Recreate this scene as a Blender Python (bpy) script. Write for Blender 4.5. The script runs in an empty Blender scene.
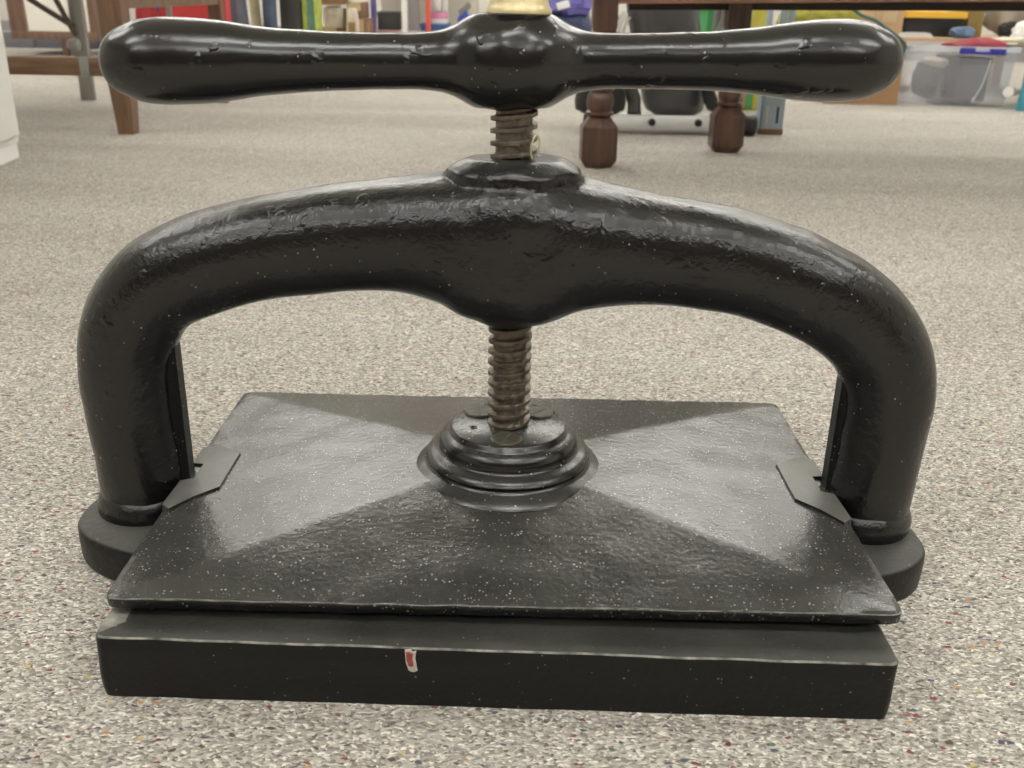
import bpy, bmesh, math, random
from mathutils import Vector, Matrix, noise

C = bpy.context.scene.collection
SC = bpy.context.scene
PI = math.pi
random.seed(7)

# ------------------------------------------------------------------ camera
FPX, IW, IH = 979.36, 1024, 768
CAM = Vector((0.0029, -0.5546, 0.3368))
cR = Vector((0.99978, 0.00966, 0.01844)).normalized()
cF = Vector((-0.00207, 0.92748, -0.37387)).normalized()
cU = cR.cross(cF).normalized(); cR = cF.cross(cU).normalized()
cd = bpy.data.cameras.new('camera'); cam = bpy.data.objects.new('camera', cd); C.objects.link(cam)
M3 = Matrix((cR, cU, -cF)).transposed()
cam.matrix_world = Matrix.Translation(CAM) @ M3.to_4x4()
cd.sensor_width = 36.0; cd.lens = 36.0 * FPX / IW
cd.clip_start = 0.02; cd.clip_end = 50
cd.dof.use_dof = True; cd.dof.focus_distance = 0.60; cd.dof.aperture_fstop = 17.0
SC.camera = cam

# ------------------------------------------------------------------ world, exposure
SC.view_settings.view_transform = 'Standard'
SC.view_settings.look = 'None'
SC.view_settings.gamma = 1.0
SC.view_settings.use_curve_mapping = False
SC.view_settings.exposure = 0.86
W = bpy.data.worlds.new('world'); SC.world = W; W.use_nodes = True
W.node_tree.nodes['Background'].inputs[0].default_value = (1, 0.97, 0.92, 1)
W.node_tree.nodes['Background'].inputs[1].default_value = 0.05
LAMP = 8.5            # strength of the ceiling tubes' diffusers

# real positions read off the photograph: a pixel's ray met with a vertical plane or with the floor
def ray(px, py): return cR * ((px - 512) / FPX) - cU * ((py - 384) / FPX) + cF
def at(px, py, y):
    d = ray(px, py); return CAM + d * ((y - CAM.y) / d.y)
def fl(px, py, z=0.0):
    d = ray(px, py); return CAM + d * ((z - CAM.z) / d.z)

# ------------------------------------------------------------------ materials
def lin(c):
    return tuple(((v / 255 / 12.92) if v / 255 <= 0.04045 else ((v / 255 + 0.055) / 1.055) ** 2.4) for v in c) + (1.0,)
def new_mat(name):
    m = bpy.data.materials.new(name); m.use_nodes = True
    return m, m.node_tree, m.node_tree.nodes['Principled BSDF']
def N(nt, t, **kw):
    n = nt.nodes.new(t)
    for k, v in kw.items(): setattr(n, k, v)
    return n
def ramp(nt, stops, interp='LINEAR'):
    r = N(nt, 'ShaderNodeValToRGB'); e = r.color_ramp.elements; r.color_ramp.interpolation = interp
    while len(e) < len(stops): e.new(0.5)
    for q, (p, c) in zip(e, stops): q.position = p; q.color = c
    return r
def coords(nt, scale=(1, 1, 1)):
    tc = N(nt, 'ShaderNodeTexCoord'); mp = N(nt, 'ShaderNodeMapping'); mp.inputs['Scale'].default_value = scale
    nt.links.new(tc.outputs['Object'], mp.inputs['Vector']); return mp.outputs['Vector']
def plain(name, rgb, rough=0.5, metal=0.0, var=0.10, scale=12.0, bump=0.0, bscale=120.0, spec=0.5, stretch=(1, 1, 1)):
    m, nt, b = new_mat(name); L = nt.links.new
    v = coords(nt, stretch)
    n = N(nt, 'ShaderNodeTexNoise'); n.inputs['Scale'].default_value = scale; n.inputs['Detail'].default_value = 5
    L(v, n.inputs['Vector'])
    c = lin(rgb); a = tuple(x * (1 - var) for x in c[:3]) + (1,); d = tuple(min(1, x * (1 + var)) for x in c[:3]) + (1,)
    r = ramp(nt, [(0.3, a), (0.7, d)]); L(n.outputs['Fac'], r.inputs['Fac']); L(r.outputs['Color'], b.inputs['Base Color'])
    b.inputs['Roughness'].default_value = rough; b.inputs['Metallic'].default_value = metal
    b.inputs['Specular IOR Level'].default_value = spec
    if bump:
        n2 = N(nt, 'ShaderNodeTexNoise'); n2.inputs['Scale'].default_value = bscale; n2.inputs['Detail'].default_value = 4
        L(v, n2.inputs['Vector'])
        bp = N(nt, 'ShaderNodeBump'); bp.inputs['Strength'].default_value = bump; bp.inputs['Distance'].default_value = 0.002
        L(n2.outputs['Fac'], bp.inputs['Height']); L(bp.outputs['Normal'], b.inputs['Normal'])
    return m
def wood(name, dark, light, axis=0, rough=0.45):
    m, nt, b = new_mat(name); L = nt.links.new
    s = [18, 18, 18]; s[axis] = 1.6
    v = coords(nt, tuple(s))
    n = N(nt, 'ShaderNodeTexNoise'); n.inputs['Scale'].default_value = 3.0; n.inputs['Detail'].default_value = 7
    n.inputs['Distortion'].default_value = 1.2; L(v, n.inputs['Vector'])
    r = ramp(nt, [(0.3, lin(dark)), (0.7, lin(light))]); L(n.outputs['Fac'], r.inputs['Fac']); L(r.outputs['Color'], b.inputs['Base Color'])
    b.inputs['Roughness'].default_value = rough
    bp = N(nt, 'ShaderNodeBump'); bp.inputs['Strength'].default_value = 0.15; bp.inputs['Distance'].default_value = 0.002
    L(n.outputs['Fac'], bp.inputs['Height']); L(bp.outputs['Normal'], b.inputs['Normal'])
    return m
def enamel(name, dust=0.25, fine=0.35, coarse=0.3, rough=0.3, speck=0.62, edge=0.5, spec=0.7, fs=1.0, blister=0.0):
    """old black gloss enamel on cast iron: brushed-on bumps, pits, settled dust and white specks"""
    m, nt, b = new_mat(name); L = nt.links.new
    v = coords(nt)
    nf = N(nt, 'ShaderNodeTexNoise'); nf.inputs['Scale'].default_value = 520 * fs; nf.inputs['Detail'].default_value = 3; L(v, nf.inputs['Vector'])
    nm = N(nt, 'ShaderNodeTexNoise'); nm.inputs['Scale'].default_value = 150 * fs; nm.inputs['Detail'].default_value = 3; L(v, nm.inputs['Vector'])
    nc = N(nt, 'ShaderNodeTexNoise'); nc.inputs['Scale'].default_value = 26; nc.inputs['Detail'].default_value = 3; L(v, nc.inputs['Vector'])
    b1 = N(nt, 'ShaderNodeBump'); b1.inputs['Strength'].default_value = coarse; b1.inputs['Distance'].default_value = 0.004
    L(nc.outputs['Fac'], b1.inputs['Height'])
    b2 = N(nt, 'ShaderNodeBump'); b2.inputs['Strength'].default_value = fine; b2.inputs['Distance'].default_value = 0.0016
    L(nm.outputs['Fac'], b2.inputs['Height']); L(b1.outputs['Normal'], b2.inputs['Normal'])
    b3 = N(nt, 'ShaderNodeBump'); b3.inputs['Strength'].default_value = fine; b3.inputs['Distance'].default_value = 0.0005
    L(nf.outputs['Fac'], b3.inputs['Height']); L(b2.outputs['Normal'], b3.inputs['Normal'])
    if blister:      # clusters of old paint blisters and pits
        nb = N(nt, 'ShaderNodeTexNoise'); nb.inputs['Scale'].default_value = 85; nb.inputs['Detail'].default_value = 2; L(v, nb.inputs['Vector'])
        nr = N(nt, 'ShaderNodeMapRange', interpolation_type='SMOOTHSTEP'); nr.inputs['From Min'].default_value = 0.62; nr.inputs['From Max'].default_value = 0.72; L(nb.outputs['Fac'], nr.inputs['Value'])
        b4 = N(nt, 'ShaderNodeBump'); b4.inputs['Strength'].default_value = blister; b4.inputs['Distance'].default_value = 0.001
        L(nr.outputs[0], b4.inputs['Height']); L(b3.outputs['Normal'], b4.inputs['Normal']); b3 = b4
    L(b3.outputs['Normal'], b.inputs['Normal'])
    # white specks: two sizes of dust and spatter
    masks = []
    for scale, thr, keep in ((170, 0.15, 0.10 * speck), (560, 0.36, 0.22 * speck)):
        vo = N(nt, 'ShaderNodeTexVoronoi'); vo.inputs['Scale'].default_value = scale; L(v, vo.inputs['Vector'])
        sep = N(nt, 'ShaderNodeSeparateColor'); L(vo.outputs['Color'], sep.inputs[0])
        th = N(nt, 'ShaderNodeMath', operation='MULTIPLY'); L(sep.outputs[2], th.inputs[0]); th.inputs[1].default_value = thr
        sp = N(nt, 'ShaderNodeMath', operation='LESS_THAN'); L(vo.outputs['Distance'], sp.inputs[0]); L(th.outputs[0], sp.inputs[1])
        gate = N(nt, 'ShaderNodeMath', operation='GREATER_THAN'); gate.inputs[1].default_value = 1 - keep; L(sep.outputs[0], gate.inputs[0])
        k = N(nt, 'ShaderNodeMath', operation='MULTIPLY'); L(sp.outputs[0], k.inputs[0]); L(gate.outputs[0], k.inputs[1])
        k2 = N(nt, 'ShaderNodeMath', operation='MULTIPLY'); L(k.outputs[0], k2.inputs[0]); L(sep.outputs[1], k2.inputs[1]); masks.append(k2)
    spk = N(nt, 'ShaderNodeMath', operation='MAXIMUM'); L(masks[0].outputs[0], spk.inputs[0]); L(masks[1].outputs[0], spk.inputs[1])
    # dust settled on what faces up, in soft patches with a fine grain; paint rubbed pale along sharp edges
    ge = N(nt, 'ShaderNodeNewGeometry'); sx = N(nt, 'ShaderNodeSeparateXYZ'); L(ge.outputs['Normal'], sx.inputs[0])
    up = N(nt, 'ShaderNodeMapRange'); up.inputs['From Min'].default_value = 0.55; up.inputs['From Max'].default_value = 1.0; L(sx.outputs['Z'], up.inputs['Value'])
    dn = N(nt, 'ShaderNodeTexNoise'); dn.inputs['Scale'].default_value = 11; dn.inputs['Detail'].default_value = 8; dn.inputs['Roughness'].default_value = 0.72; L(v, dn.inputs['Vector'])
    dr = N(nt, 'ShaderNodeMapRange'); dr.inputs['From Min'].default_value = 0.12; dr.inputs['From Max'].default_value = 0.82; L(dn.outputs['Fac'], dr.inputs['Value'])
    m1 = N(nt, 'ShaderNodeMath', operation='MULTIPLY'); L(up.outputs[0], m1.inputs[0]); L(dr.outputs[0], m1.inputs[1])
    m2 = N(nt, 'ShaderNodeMath', operation='MULTIPLY'); L(m1.outputs[0], m2.inputs[0]); m2.inputs[1].default_value = dust
    ed = N(nt, 'ShaderNodeMapRange'); ed.inputs['From Min'].default_value = 0.535; ed.inputs['From Max'].default_value = 0.60; ed.inputs['To Max'].default_value = edge; L(ge.outputs['Pointiness'], ed.inputs['Value'])
    eu = N(nt, 'ShaderNodeMath', operation='MULTIPLY'); L(ed.outputs[0], eu.inputs[0]); L(up.outputs[0], eu.inputs[1])
    ek = N(nt, 'ShaderNodeMath', operation='MULTIPLY'); L(eu.outputs[0], ek.inputs[0]); L(nm.outputs['Fac'], ek.inputs[1])
    m3 = N(nt, 'ShaderNodeMath', operation='MAXIMUM'); L(m2.outputs[0], m3.inputs[0]); L(ek.outputs[0], m3.inputs[1])
    mx = N(nt, 'ShaderNodeMath', operation='MAXIMUM'); L(m3.outputs[0], mx.inputs[0])
    sk = N(nt, 'ShaderNodeMath', operation='MULTIPLY'); L(spk.outputs[0], sk.inputs[0]); sk.inputs[1].default_value = 0.75; L(sk.outputs[0], mx.inputs[1])
    mix = N(nt, 'ShaderNodeMix', data_type='RGBA'); mix.inputs['A'].default_value = (0.0055, 0.0053, 0.0047, 1); mix.inputs['B'].default_value = lin((174, 174, 165))
    L(mx.outputs[0], mix.inputs['Factor']); L(mix.outputs['Result'], b.inputs['Base Color'])
    rr = N(nt, 'ShaderNodeMapRange'); rr.inputs['To Min'].default_value = rough; rr.inputs['To Max'].default_value = 0.62; L(mx.outputs[0], rr.inputs['Value'])
    L(rr.outputs[0], b.inputs['Roughness']); b.inputs['Specular IOR Level'].default_value = spec
    return m

M = {}
M['enamel'] = enamel('black_enamel', dust=0.10, fine=0.28, coarse=0.16, rough=0.24, speck=0.18, spec=0.62, fs=1.5, blister=0.35)
M['handle'] = enamel('black_gloss_enamel', dust=0.03, fine=0.08, coarse=0.09, rough=0.23, speck=0.22, spec=0.68, blister=0.3)
M['platen'] = enamel('dusty_black_enamel', dust=0.15, fine=0.19, coarse=0.06, rough=0.20, speck=2.2, edge=0.8, spec=0.7, fs=1.8)
M['base'] = enamel('dull_black_enamel', dust=0.20, fine=0.30, coarse=0.10, rough=0.45, speck=0.3, edge=1.0, spec=0.35, fs=1.6)
M['rib'] = enamel('low_gloss_rib_enamel', dust=0.1, fine=0.2, coarse=0.06, rough=0.4, speck=0.9, spec=0.25)  # same black enamel with a duller finish and more specks
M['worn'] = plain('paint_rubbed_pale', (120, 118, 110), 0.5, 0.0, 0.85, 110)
M['boss'] = enamel('black_boss_enamel', dust=0.16, fine=0.10, coarse=0.06, rough=0.24, speck=0.5)
M['pad'] = enamel('worn_black_enamel', dust=0.46, fine=0.10, coarse=0.06, rough=0.40, speck=0.3, edge=0.6)
M['thread'] = plain('worn_steel', (112, 104, 92), 0.42, 0.7, 0.3, 160, 0.35, 500)
M['screw'] = plain('dark_screw_steel', (84, 80, 70), 0.45, 0.4, 0.25, 200)
M['brass'] = plain('old_brass', (206, 192, 150), 0.42, 0.6, 0.15, 90, 0.2, 300)
M['chip'] = plain('red_primer', (150, 72, 66), 0.7, 0, 0.3, 400)
M['bare'] = plain('bare_filler', (196, 188, 176), 0.7, 0, 0.2, 400)
M['white'] = plain('white_panel', (244, 243, 240), 0.5, 0, 0.03, 6)
M['white_sheet'] = plain('white_board', (240, 236, 226), 0.6, 0, 0.03, 6)
M['wood'] = wood('brown_wood', (96, 72, 54), (128, 99, 76), 2)
M['wood_x'] = wood('brown_wood_rail', (96, 72, 53), (130, 100, 76), 0)
M['orange_wood'] = wood('reddish_wood', (108, 82, 68), (132, 104, 88), 2)
M['darkwood'] = wood('dark_turned_wood', (60, 42, 34), (94, 67, 54), 2, 0.32)
M['darkwood_x'] = wood('dark_rail_wood', (104, 74, 58), (146, 106, 84), 0, 0.4)
M['grey_steel'] = plain('grey_steel', (150, 148, 142), 0.4, 0.3, 0.1, 20)
M['dark_iron'] = plain('dark_iron', (84, 74, 62), 0.5, 0.3, 0.2, 40)
M['red'] = plain('red_plastic', (206, 66, 68), 0.5, 0, 0.12, 9)
M['red_dark'] = plain('dark_red_fabric', (176, 56, 60), 0.8, 0, 0.2, 14)
M['greyblue'] = plain('blue_grey_cloth', (112, 118, 132), 0.9, 0, 0.22, 14, 0.4, 60)
M['beige'] = plain('beige_cloth', (190, 180, 148), 0.9, 0, 0.2, 18, 0.4, 60)
M['navy_cloth'] = plain('navy_cloth', (78, 92, 112), 0.9, 0, 0.25, 14, 0.4, 60)
M['lime'] = plain('lime_print', (176, 190, 84), 0.6, 0, 0.3, 26)
M['greenblue'] = plain('green_blue_print', (96, 140, 120), 0.6, 0, 0.4, 22)
M['charcoal'] = plain('charcoal_plastic', (72, 70, 68), 0.5, 0, 0.1, 16)
M['card'] = plain('brown_cardboard', (164, 128, 94), 0.85, 0, 0.1, 10)
M['card2'] = plain('dull_cardboard', (138, 108, 84), 0.85, 0, 0.14, 14)
M['card_tan'] = plain('tan_cardboard', (196, 164, 128), 0.85, 0, 0.08, 10)
M['paper'] = plain('crumpled_paper', (212, 200, 186), 0.8, 0, 0.12, 30, 0.6, 40)
M['tape'] = plain('packing_tape', (206, 184, 146), 0.3, 0, 0.05, 30)
M['violet'] = plain('violet_paint', (110, 98, 160), 0.5, 0, 0.1, 20)
M['shelf_grey'] = plain('grey_shelf_paint', (196, 190, 178), 0.55, 0, 0.05, 8)
M['black'] = plain('black_plastic', (44, 43, 42), 0.35, 0, 0.15, 16)
M['black_soft'] = plain('dark_soft_goods', (50, 46, 43), 0.85, 0, 0.25, 22, 0.4, 60)
M['blue'] = plain('blue_box', (66, 98, 156), 0.5, 0, 0.1, 14)
M['royal'] = plain('royal_blue_plastic', (52, 78, 176), 0.35, 0, 0.12, 14)
M['pink'] = plain('pink_print', (214, 140, 178), 0.5, 0, 0.2, 30)
M['redpost'] = plain('coral_red_paint', (226, 96, 84), 0.5, 0, 0.08, 14)
M['lavender'] = plain('violet_blue_bag', (112, 106, 184), 0.45, 0, 0.15, 12)
M['navy'] = plain('navy_bag', (52, 58, 92), 0.55, 0, 0.2, 14)
M['silver'] = plain('silver_paint', (232, 232, 230), 0.35, 0.1, 0.05, 14)
M['gloss_black'] = plain('gloss_black_plastic', (88, 88, 90), 0.25, 0.0, 0.1, 14)
M['green'] = plain('green_plastic', (104, 184, 122), 0.45, 0, 0.1, 12)
M['green_dark'] = plain('deep_green_plastic', (74, 150, 88), 0.45, 0, 0.1, 12)
M['bluegrey'] = plain('blue_grey_steel', (164, 182, 190), 0.5, 0.1, 0.08, 20)
M['yellow'] = plain('olive_yellow_carton', (188, 178, 70), 0.6, 0, 0.15, 24)
M['olive'] = plain('olive_fabric', (148, 144, 62), 0.9, 0, 0.3, 40, 0.5, 90)
M['olive_box'] = plain('olive_brown_box', (140, 118, 70), 0.8, 0, 0.15, 16)
M['orange'] = plain('amber_lid', (240, 186, 62), 0.5, 0, 0.06, 10)
M['teal'] = plain('teal_plastic', (78, 158, 176), 0.45, 0, 0.1, 10)
M['teal_dark'] = plain('dark_teal_cord', (52, 98, 100), 0.6, 0, 0.2, 20)
M['crimson'] = plain('crimson_cloth', (134, 42, 56), 0.85, 0, 0.15, 18, 0.3, 40)
M['white_cloth'] = plain('white_cloth', (228, 226, 224), 0.85, 0, 0.05, 18, 0.3, 40)
M['cream_cloth'] = plain('cream_cloth', (206, 194, 172), 0.85, 0, 0.08, 18, 0.3, 40)
M['pale_blue'] = plain('pale_blue_cloth', (104, 124, 152), 0.8, 0, 0.5, 22, 0.3, 40)
M['grey_cloth'] = plain('grey_beige_cloth', (164, 152, 136), 0.9, 0, 0.12, 12, 0.4, 30)
M['latch'] = plain('ultramarine_latch', (48, 52, 150), 0.35, 0, 0.08, 20)
M['wall'] = plain('painted_wall', (206, 202, 194), 0.8, 0, 0.03, 4, 0.1, 90)
M['ceil'] = plain('ceiling_tile', (232, 230, 224), 0.9, 0, 0.04, 30, 0.2, 120)
M['skirt'] = plain('grey_baseboard', (150, 146, 146), 0.6, 0, 0.05, 8)
M['yarn'] = plain('yellow_string', (188, 180, 136), 0.9, 0, 0.1, 80)

def translucent():
    m, nt, b = new_mat('milky_clear_plastic'); L = nt.links.new
    v = coords(nt); n = N(nt, 'ShaderNodeTexNoise'); n.inputs['Scale'].default_value = 7; L(v, n.inputs['Vector'])
    r = N(nt, 'ShaderNodeMapRange'); r.inputs['To Min'].default_value = 0.13; r.inputs['To Max'].default_value = 0.26; L(n.outputs['Fac'], r.inputs['Value'])
    b.inputs['Base Color'].default_value = lin((226, 228, 236)); b.inputs['Roughness'].default_value = 0.3
    tr = N(nt, 'ShaderNodeBsdfTransparent'); mx = N(nt, 'ShaderNodeMixShader')
    L(r.outputs[0], mx.inputs[0]); L(tr.outputs[0], mx.inputs[1]); L(b.outputs[0], mx.inputs[2])
    L(mx.outputs[0], nt.nodes['Material Output'].inputs['Surface'])
    return m
M['clear'] = translucent()

def carpet():
    m, nt, b = new_mat('flecked_loop_carpet'); L = nt.links.new
    v = coords(nt, (1.0, 1.6, 1.0))
    wn = N(nt, 'ShaderNodeTexNoise'); wn.inputs['Scale'].default_value = 120; wn.inputs['Detail'].default_value = 2; L(v, wn.inputs['Vector'])
    wo = N(nt, 'ShaderNodeVectorMath', operation='SCALE'); wo.inputs['Scale'].default_value = 0.006; L(wn.outputs['Color'], wo.inputs[0])
    wv = N(nt, 'ShaderNodeVectorMath', operation='ADD'); L(v, wv.inputs[0]); L(wo.outputs[0], wv.inputs[1]); v = wv.outputs[0]
    vo = N(nt, 'ShaderNodeTexVoronoi'); vo.inputs['Scale'].default_value = 520; L(v, vo.inputs['Vector'])
    sep = N(nt, 'ShaderNodeSeparateColor'); L(vo.outputs['Color'], sep.inputs[0])
    base = ramp(nt, [(0.0, lin((104, 98, 93))), (0.08, lin((136, 130, 123))), (0.35, lin((166, 160, 151))), (0.6, lin((185, 179, 170))), (0.85, lin((208, 203, 194))), (1.0, lin((242, 237, 227)))])
    L(sep.outputs[0], base.inputs['Fac'])
    # larger coloured flecks
    v2 = N(nt, 'ShaderNodeTexVoronoi'); v2.inputs['Scale'].default_value = 230; L(v, v2.inputs['Vector'])
    s2 = N(nt, 'ShaderNodeSeparateColor'); L(v2.outputs['Color'], s2.inputs[0])
    g = N(nt, 'ShaderNodeMath', operation='GREATER_THAN'); g.inputs[1].default_value = 0.935; L(s2.outputs[0], g.inputs[0])
    g2 = N(nt, 'ShaderNodeMath', operation='LESS_THAN'); g2.inputs[1].default_value = 0.46; L(v2.outputs['Distance'], g2.inputs[0])
    gm = N(nt, 'ShaderNodeMath', operation='MULTIPLY'); L(g.outputs[0], gm.inputs[0]); L(g2.outputs[0], gm.inputs[1])
    gk = N(nt, 'ShaderNodeMath', operation='MULTIPLY'); L(gm.outputs[0], gk.inputs[0]); gk.inputs[1].default_value = 0.85
    fk = ramp(nt, [(0.0, lin((140, 62, 62))), (0.22, lin((86, 70, 62))), (0.42, lin((196, 140, 92))), (0.56, lin((72, 80, 104))), (0.72, lin((120, 58, 56))), (0.84, lin((96, 112, 96))), (0.92, lin((204, 180, 110)))], 'CONSTANT')
    L(s2.outputs[1], fk.inputs['Fac'])
    mx = N(nt, 'ShaderNodeMix', data_type='RGBA'); L(gk.outputs[0], mx.inputs['Factor']); L(base.outputs['Color'], mx.inputs['A']); L(fk.outputs['Color'], mx.inputs['B'])
    # worn and soiled patches
    big = N(nt, 'ShaderNodeTexNoise'); big.inputs['Scale'].default_value = 2.2; big.inputs['Detail'].default_value = 4
    L(coords(nt, (0.35, 1.8, 1)), big.inputs['Vector'])
    br = ramp(nt, [(0.32, (0.80, 0.795, 0.785, 1)), (0.66, (0.965, 0.98, 0.97, 1))]); L(big.outputs['Fac'], br.inputs['Fac'])
    mu = N(nt, 'ShaderNodeMix', data_type='RGBA', blend_type='MULTIPLY'); mu.inputs['Factor'].default_value = 1
    L(mx.outputs['Result'], mu.inputs['A']); L(br.outputs['Color'], mu.inputs['B']); L(mu.outputs['Result'], b.inputs['Base Color'])
    b.inputs['Roughness'].default_value = 0.95; b.inputs['Specular IOR Level'].default_value = 0.1
    iv = N(nt, 'ShaderNodeMath', operation='SUBTRACT'); iv.inputs[0].default_value = 1; L(vo.outputs['Distance'], iv.inputs[1])
    bp = N(nt, 'ShaderNodeBump'); bp.inputs['Strength'].default_value = 0.4; bp.inputs['Distance'].default_value = 0.0022
    L(iv.outputs[0], bp.inputs['Height']); L(bp.outputs['Normal'], b.inputs['Normal'])
    return m
M['carpet'] = carpet()

def emitter(name, s):
    m, nt, b = new_mat(name)
    e = N(nt, 'ShaderNodeEmission'); e.inputs[0].default_value = (0.995, 0.99, 0.955, 1); e.inputs[1].default_value = s
    nt.links.new(e.outputs[0], nt.nodes['Material Output'].inputs['Surface']); return m
M['lamp'] = emitter('lit_diffuser', LAMP)

# ------------------------------------------------------------------ mesh helpers
def obj(name, bm, mat, parent=None, loc=None, sharp=35, smooth=True, rot=None):
    me = bpy.data.meshes.new(name)
    bmesh.ops.recalc_face_normals(bm, faces=bm.faces)
    if smooth:
        lim = math.radians(sharp)
        for f in bm.faces: f.smooth = True
        for e in bm.edges:
            if len(e.link_faces) == 2 and e.calc_face_angle(0) > lim: e.smooth = False
    bm.to_mesh(me); bm.free()
    for mm in (mat if isinstance(mat, list) else [mat]): me.materials.append(mm)
    o = bpy.data.objects.new(name, me); C.objects.link(o)
    if parent: o.parent = parent
    if loc is not None: o.location = loc
    if rot is not None: o.rotation_euler = rot
    return o
def tag(o, label, cat, group=None, kind=None):
    o['label'] = label; o['category'] = cat
    if group: o['group'] = group
    if kind: o['kind'] = kind
    return o
def thing(name, label, cat, loc=(0, 0, 0), rz=0.0, group=None):
    o = bpy.data.objects.new(name, None); C.objects.link(o); o.empty_display_size = 0.05
    o.location = loc; o.rotation_euler = (0, 0, rz)
    return tag(o, label, cat, group)
def struct(name, bm, mat):
    o = obj(name, bm, mat, smooth=False); o['kind'] = 'structure'; return o
def B(): return bmesh.new()
def box(bm, x0, x1, y0, y1, z0, z1, bev=0.0, seg=2):
    vs = [bm.verts.new((x, y, z)) for x in (x0, x1) for y in (y0, y1) for z in (z0, z1)]
    fs = [bm.faces.new([vs[i] for i in q]) for q in ((0, 1, 3, 2), (4, 6, 7, 5), (0, 4, 5, 1), (2, 3, 7, 6), (0, 2, 6, 4), (1, 5, 7, 3))]
    if bev:
        es = list({e for f in fs for e in f.edges})
        bmesh.ops.bevel(bm, geom=es, offset=bev, segments=seg, affect='EDGES', profile=0.5)
    return bm
def prism(bm, pts, z0, z1, bev=0.0):
    a = [bm.verts.new((x, y, z0)) for x, y in pts]; b = [bm.verts.new((x, y, z1)) for x, y in pts]; n = len(pts)
    bm.faces.new(a[::-1]); top = bm.faces.new(b)
    for i in range(n): bm.faces.new((a[i], a[(i + 1) % n], b[(i + 1) % n], b[i]))
    if bev: bmesh.ops.bevel(bm, geom=list(top.edges), offset=bev, segments=3, affect='EDGES', profile=0.5)
    return bm
def lathe(bm, prof, n=48, axis='z', org=(0, 0, 0), ang0=0.0):
    """prof: (r, h) along axis"""
    ox, oy, oz = org; rings = []
    for r, h in prof:
        ring = []
        if r < 1e-6:
            p = (0, 0, h); ring = [p]
        else:
            ring = [(r * math.cos(ang0 + 2 * PI * k / n), r * math.sin(ang0 + 2 * PI * k / n), h) for k in range(n)]
        vs = []
        for x, y, z in ring:
            if axis == 'x': x, y, z = z, x, y
            elif axis == 'y': x, y, z = x, z, y
            vs.append(bm.verts.new((x + ox, y + oy, z + oz)))
        rings.append(vs)
    for a, b in zip(rings, rings[1:]):
        if len(a) == 1 and len(b) == 1: continue
        for k in range(n):
            k2 = (k + 1) % n
            if len(a) == 1: bm.faces.new((a[0], b[k], b[k2]))
            elif len(b) == 1: bm.faces.new((a[k], a[k2], b[0]))
            else: bm.faces.new((a[k], a[k2], b[k2], b[k]))
    if len(rings[0]) > 1: bm.faces.new(rings[0][::-1])
    if len(rings[-1]) > 1: bm.faces.new(rings[-1])
    return bm
def loft(bm, loops, cap=True):
    R_ = [[bm.verts.new(p) for p in l] for l in loops]; n = len(R_[0])
    for a, b in zip(R_, R_[1:]):
        for k in range(n): bm.faces.new((a[k], a[(k + 1) % n], b[(k + 1) % n], b[k]))
    if cap: bm.faces.new(R_[0][::-1]); bm.faces.new(R_[-1])
    return bm
def tube(bm, pts, r, n=12):
    pts = [Vector(p) for p in pts]; loops = []; up = Vector((0, 0, 1))
    for i, p in enumerate(pts):
        t = (pts[min(i + 1, len(pts) - 1)] - pts[max(i - 1, 0)]).normalized()
        a = t.cross(up)
        if a.length < 0.05: a = t.cross(Vector((0, 1, 0)))
        a.normalize(); b = t.cross(a)
        rr = r[i] if isinstance(r, (list, tuple)) else r
        loops.append([p + a * rr * math.cos(2 * PI * k / n) + b * rr * math.sin(2 * PI * k / n) for k in range(n)])
    return loft(bm, loops)
def bar(bm, p, q, w, d, bev=0.0):
    """rectangular bar between two points: w across (horizontal), d the other way"""
    p, q = Vector(p), Vector(q); t = (q - p).normalized(); up = Vector((0, 1, 0)) if abs(t.y) < 0.9 else Vector((0, 0, 1))
    a = t.cross(up).normalized(); b = a.cross(t)
    return loft(bm, [[c + a * (w / 2 * s) + b * (d / 2 * u) for s, u in ((-1, -1), (1, -1), (1, 1), (-1, 1))] for c in (p, q)])
def catmull(P, n=8):
    out = []
    for i in range(len(P) - 1):
        p0, p1, p2, p3 = P[max(i - 1, 0)], P[i], P[i + 1], P[min(i + 2, len(P) - 1)]
        for k in range(n):
            t = k / n
            out.append(tuple(0.5 * (2 * b + (c - a) * t + (2 * a - 5 * b + 4 * c - d) * t * t + (3 * b - a - 3 * c + d) * t ** 3) for a, b, c, d in zip(p0, p1, p2, p3)))
    out.append(tuple(P[-1])); return out
def lump(bm, cx, cy, z0, sx, sy, sz, amp=0.12, freq=3.0, seed=0, e=0.6, n=40, m=20):
    """soft goods: a rounded block sagging on its base, with folds"""
    def sp(v): return math.copysign(abs(v) ** e, v)
    loops = []
    for j in range(1, m):
        th = -PI / 2 + PI * j / m; L_ = []
        for k in range(n):
            ph = 2 * PI * k / n
            d = Vector((sp(math.cos(th)) * sp(math.cos(ph)), sp(math.cos(th)) * sp(math.sin(ph)), sp(math.sin(th))))
            f = 1 + amp * noise.noise(d * freq + Vector((seed * 3.7, seed, 0)))
            L_.append((cx + d.x * sx / 2 * f, cy + d.y * sy / 2 * f, max(z0, z0 + sz / 2 + d.z * sz / 2 * f)))
        loops.append(L_)
    return loft(bm, loops)
def copy_tree(o, parent=None):
    c = o.copy(); C.objects.link(c)
    if parent: c.parent = parent
    for ch in list(o.children): copy_tree(ch, c)
    return c

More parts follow.
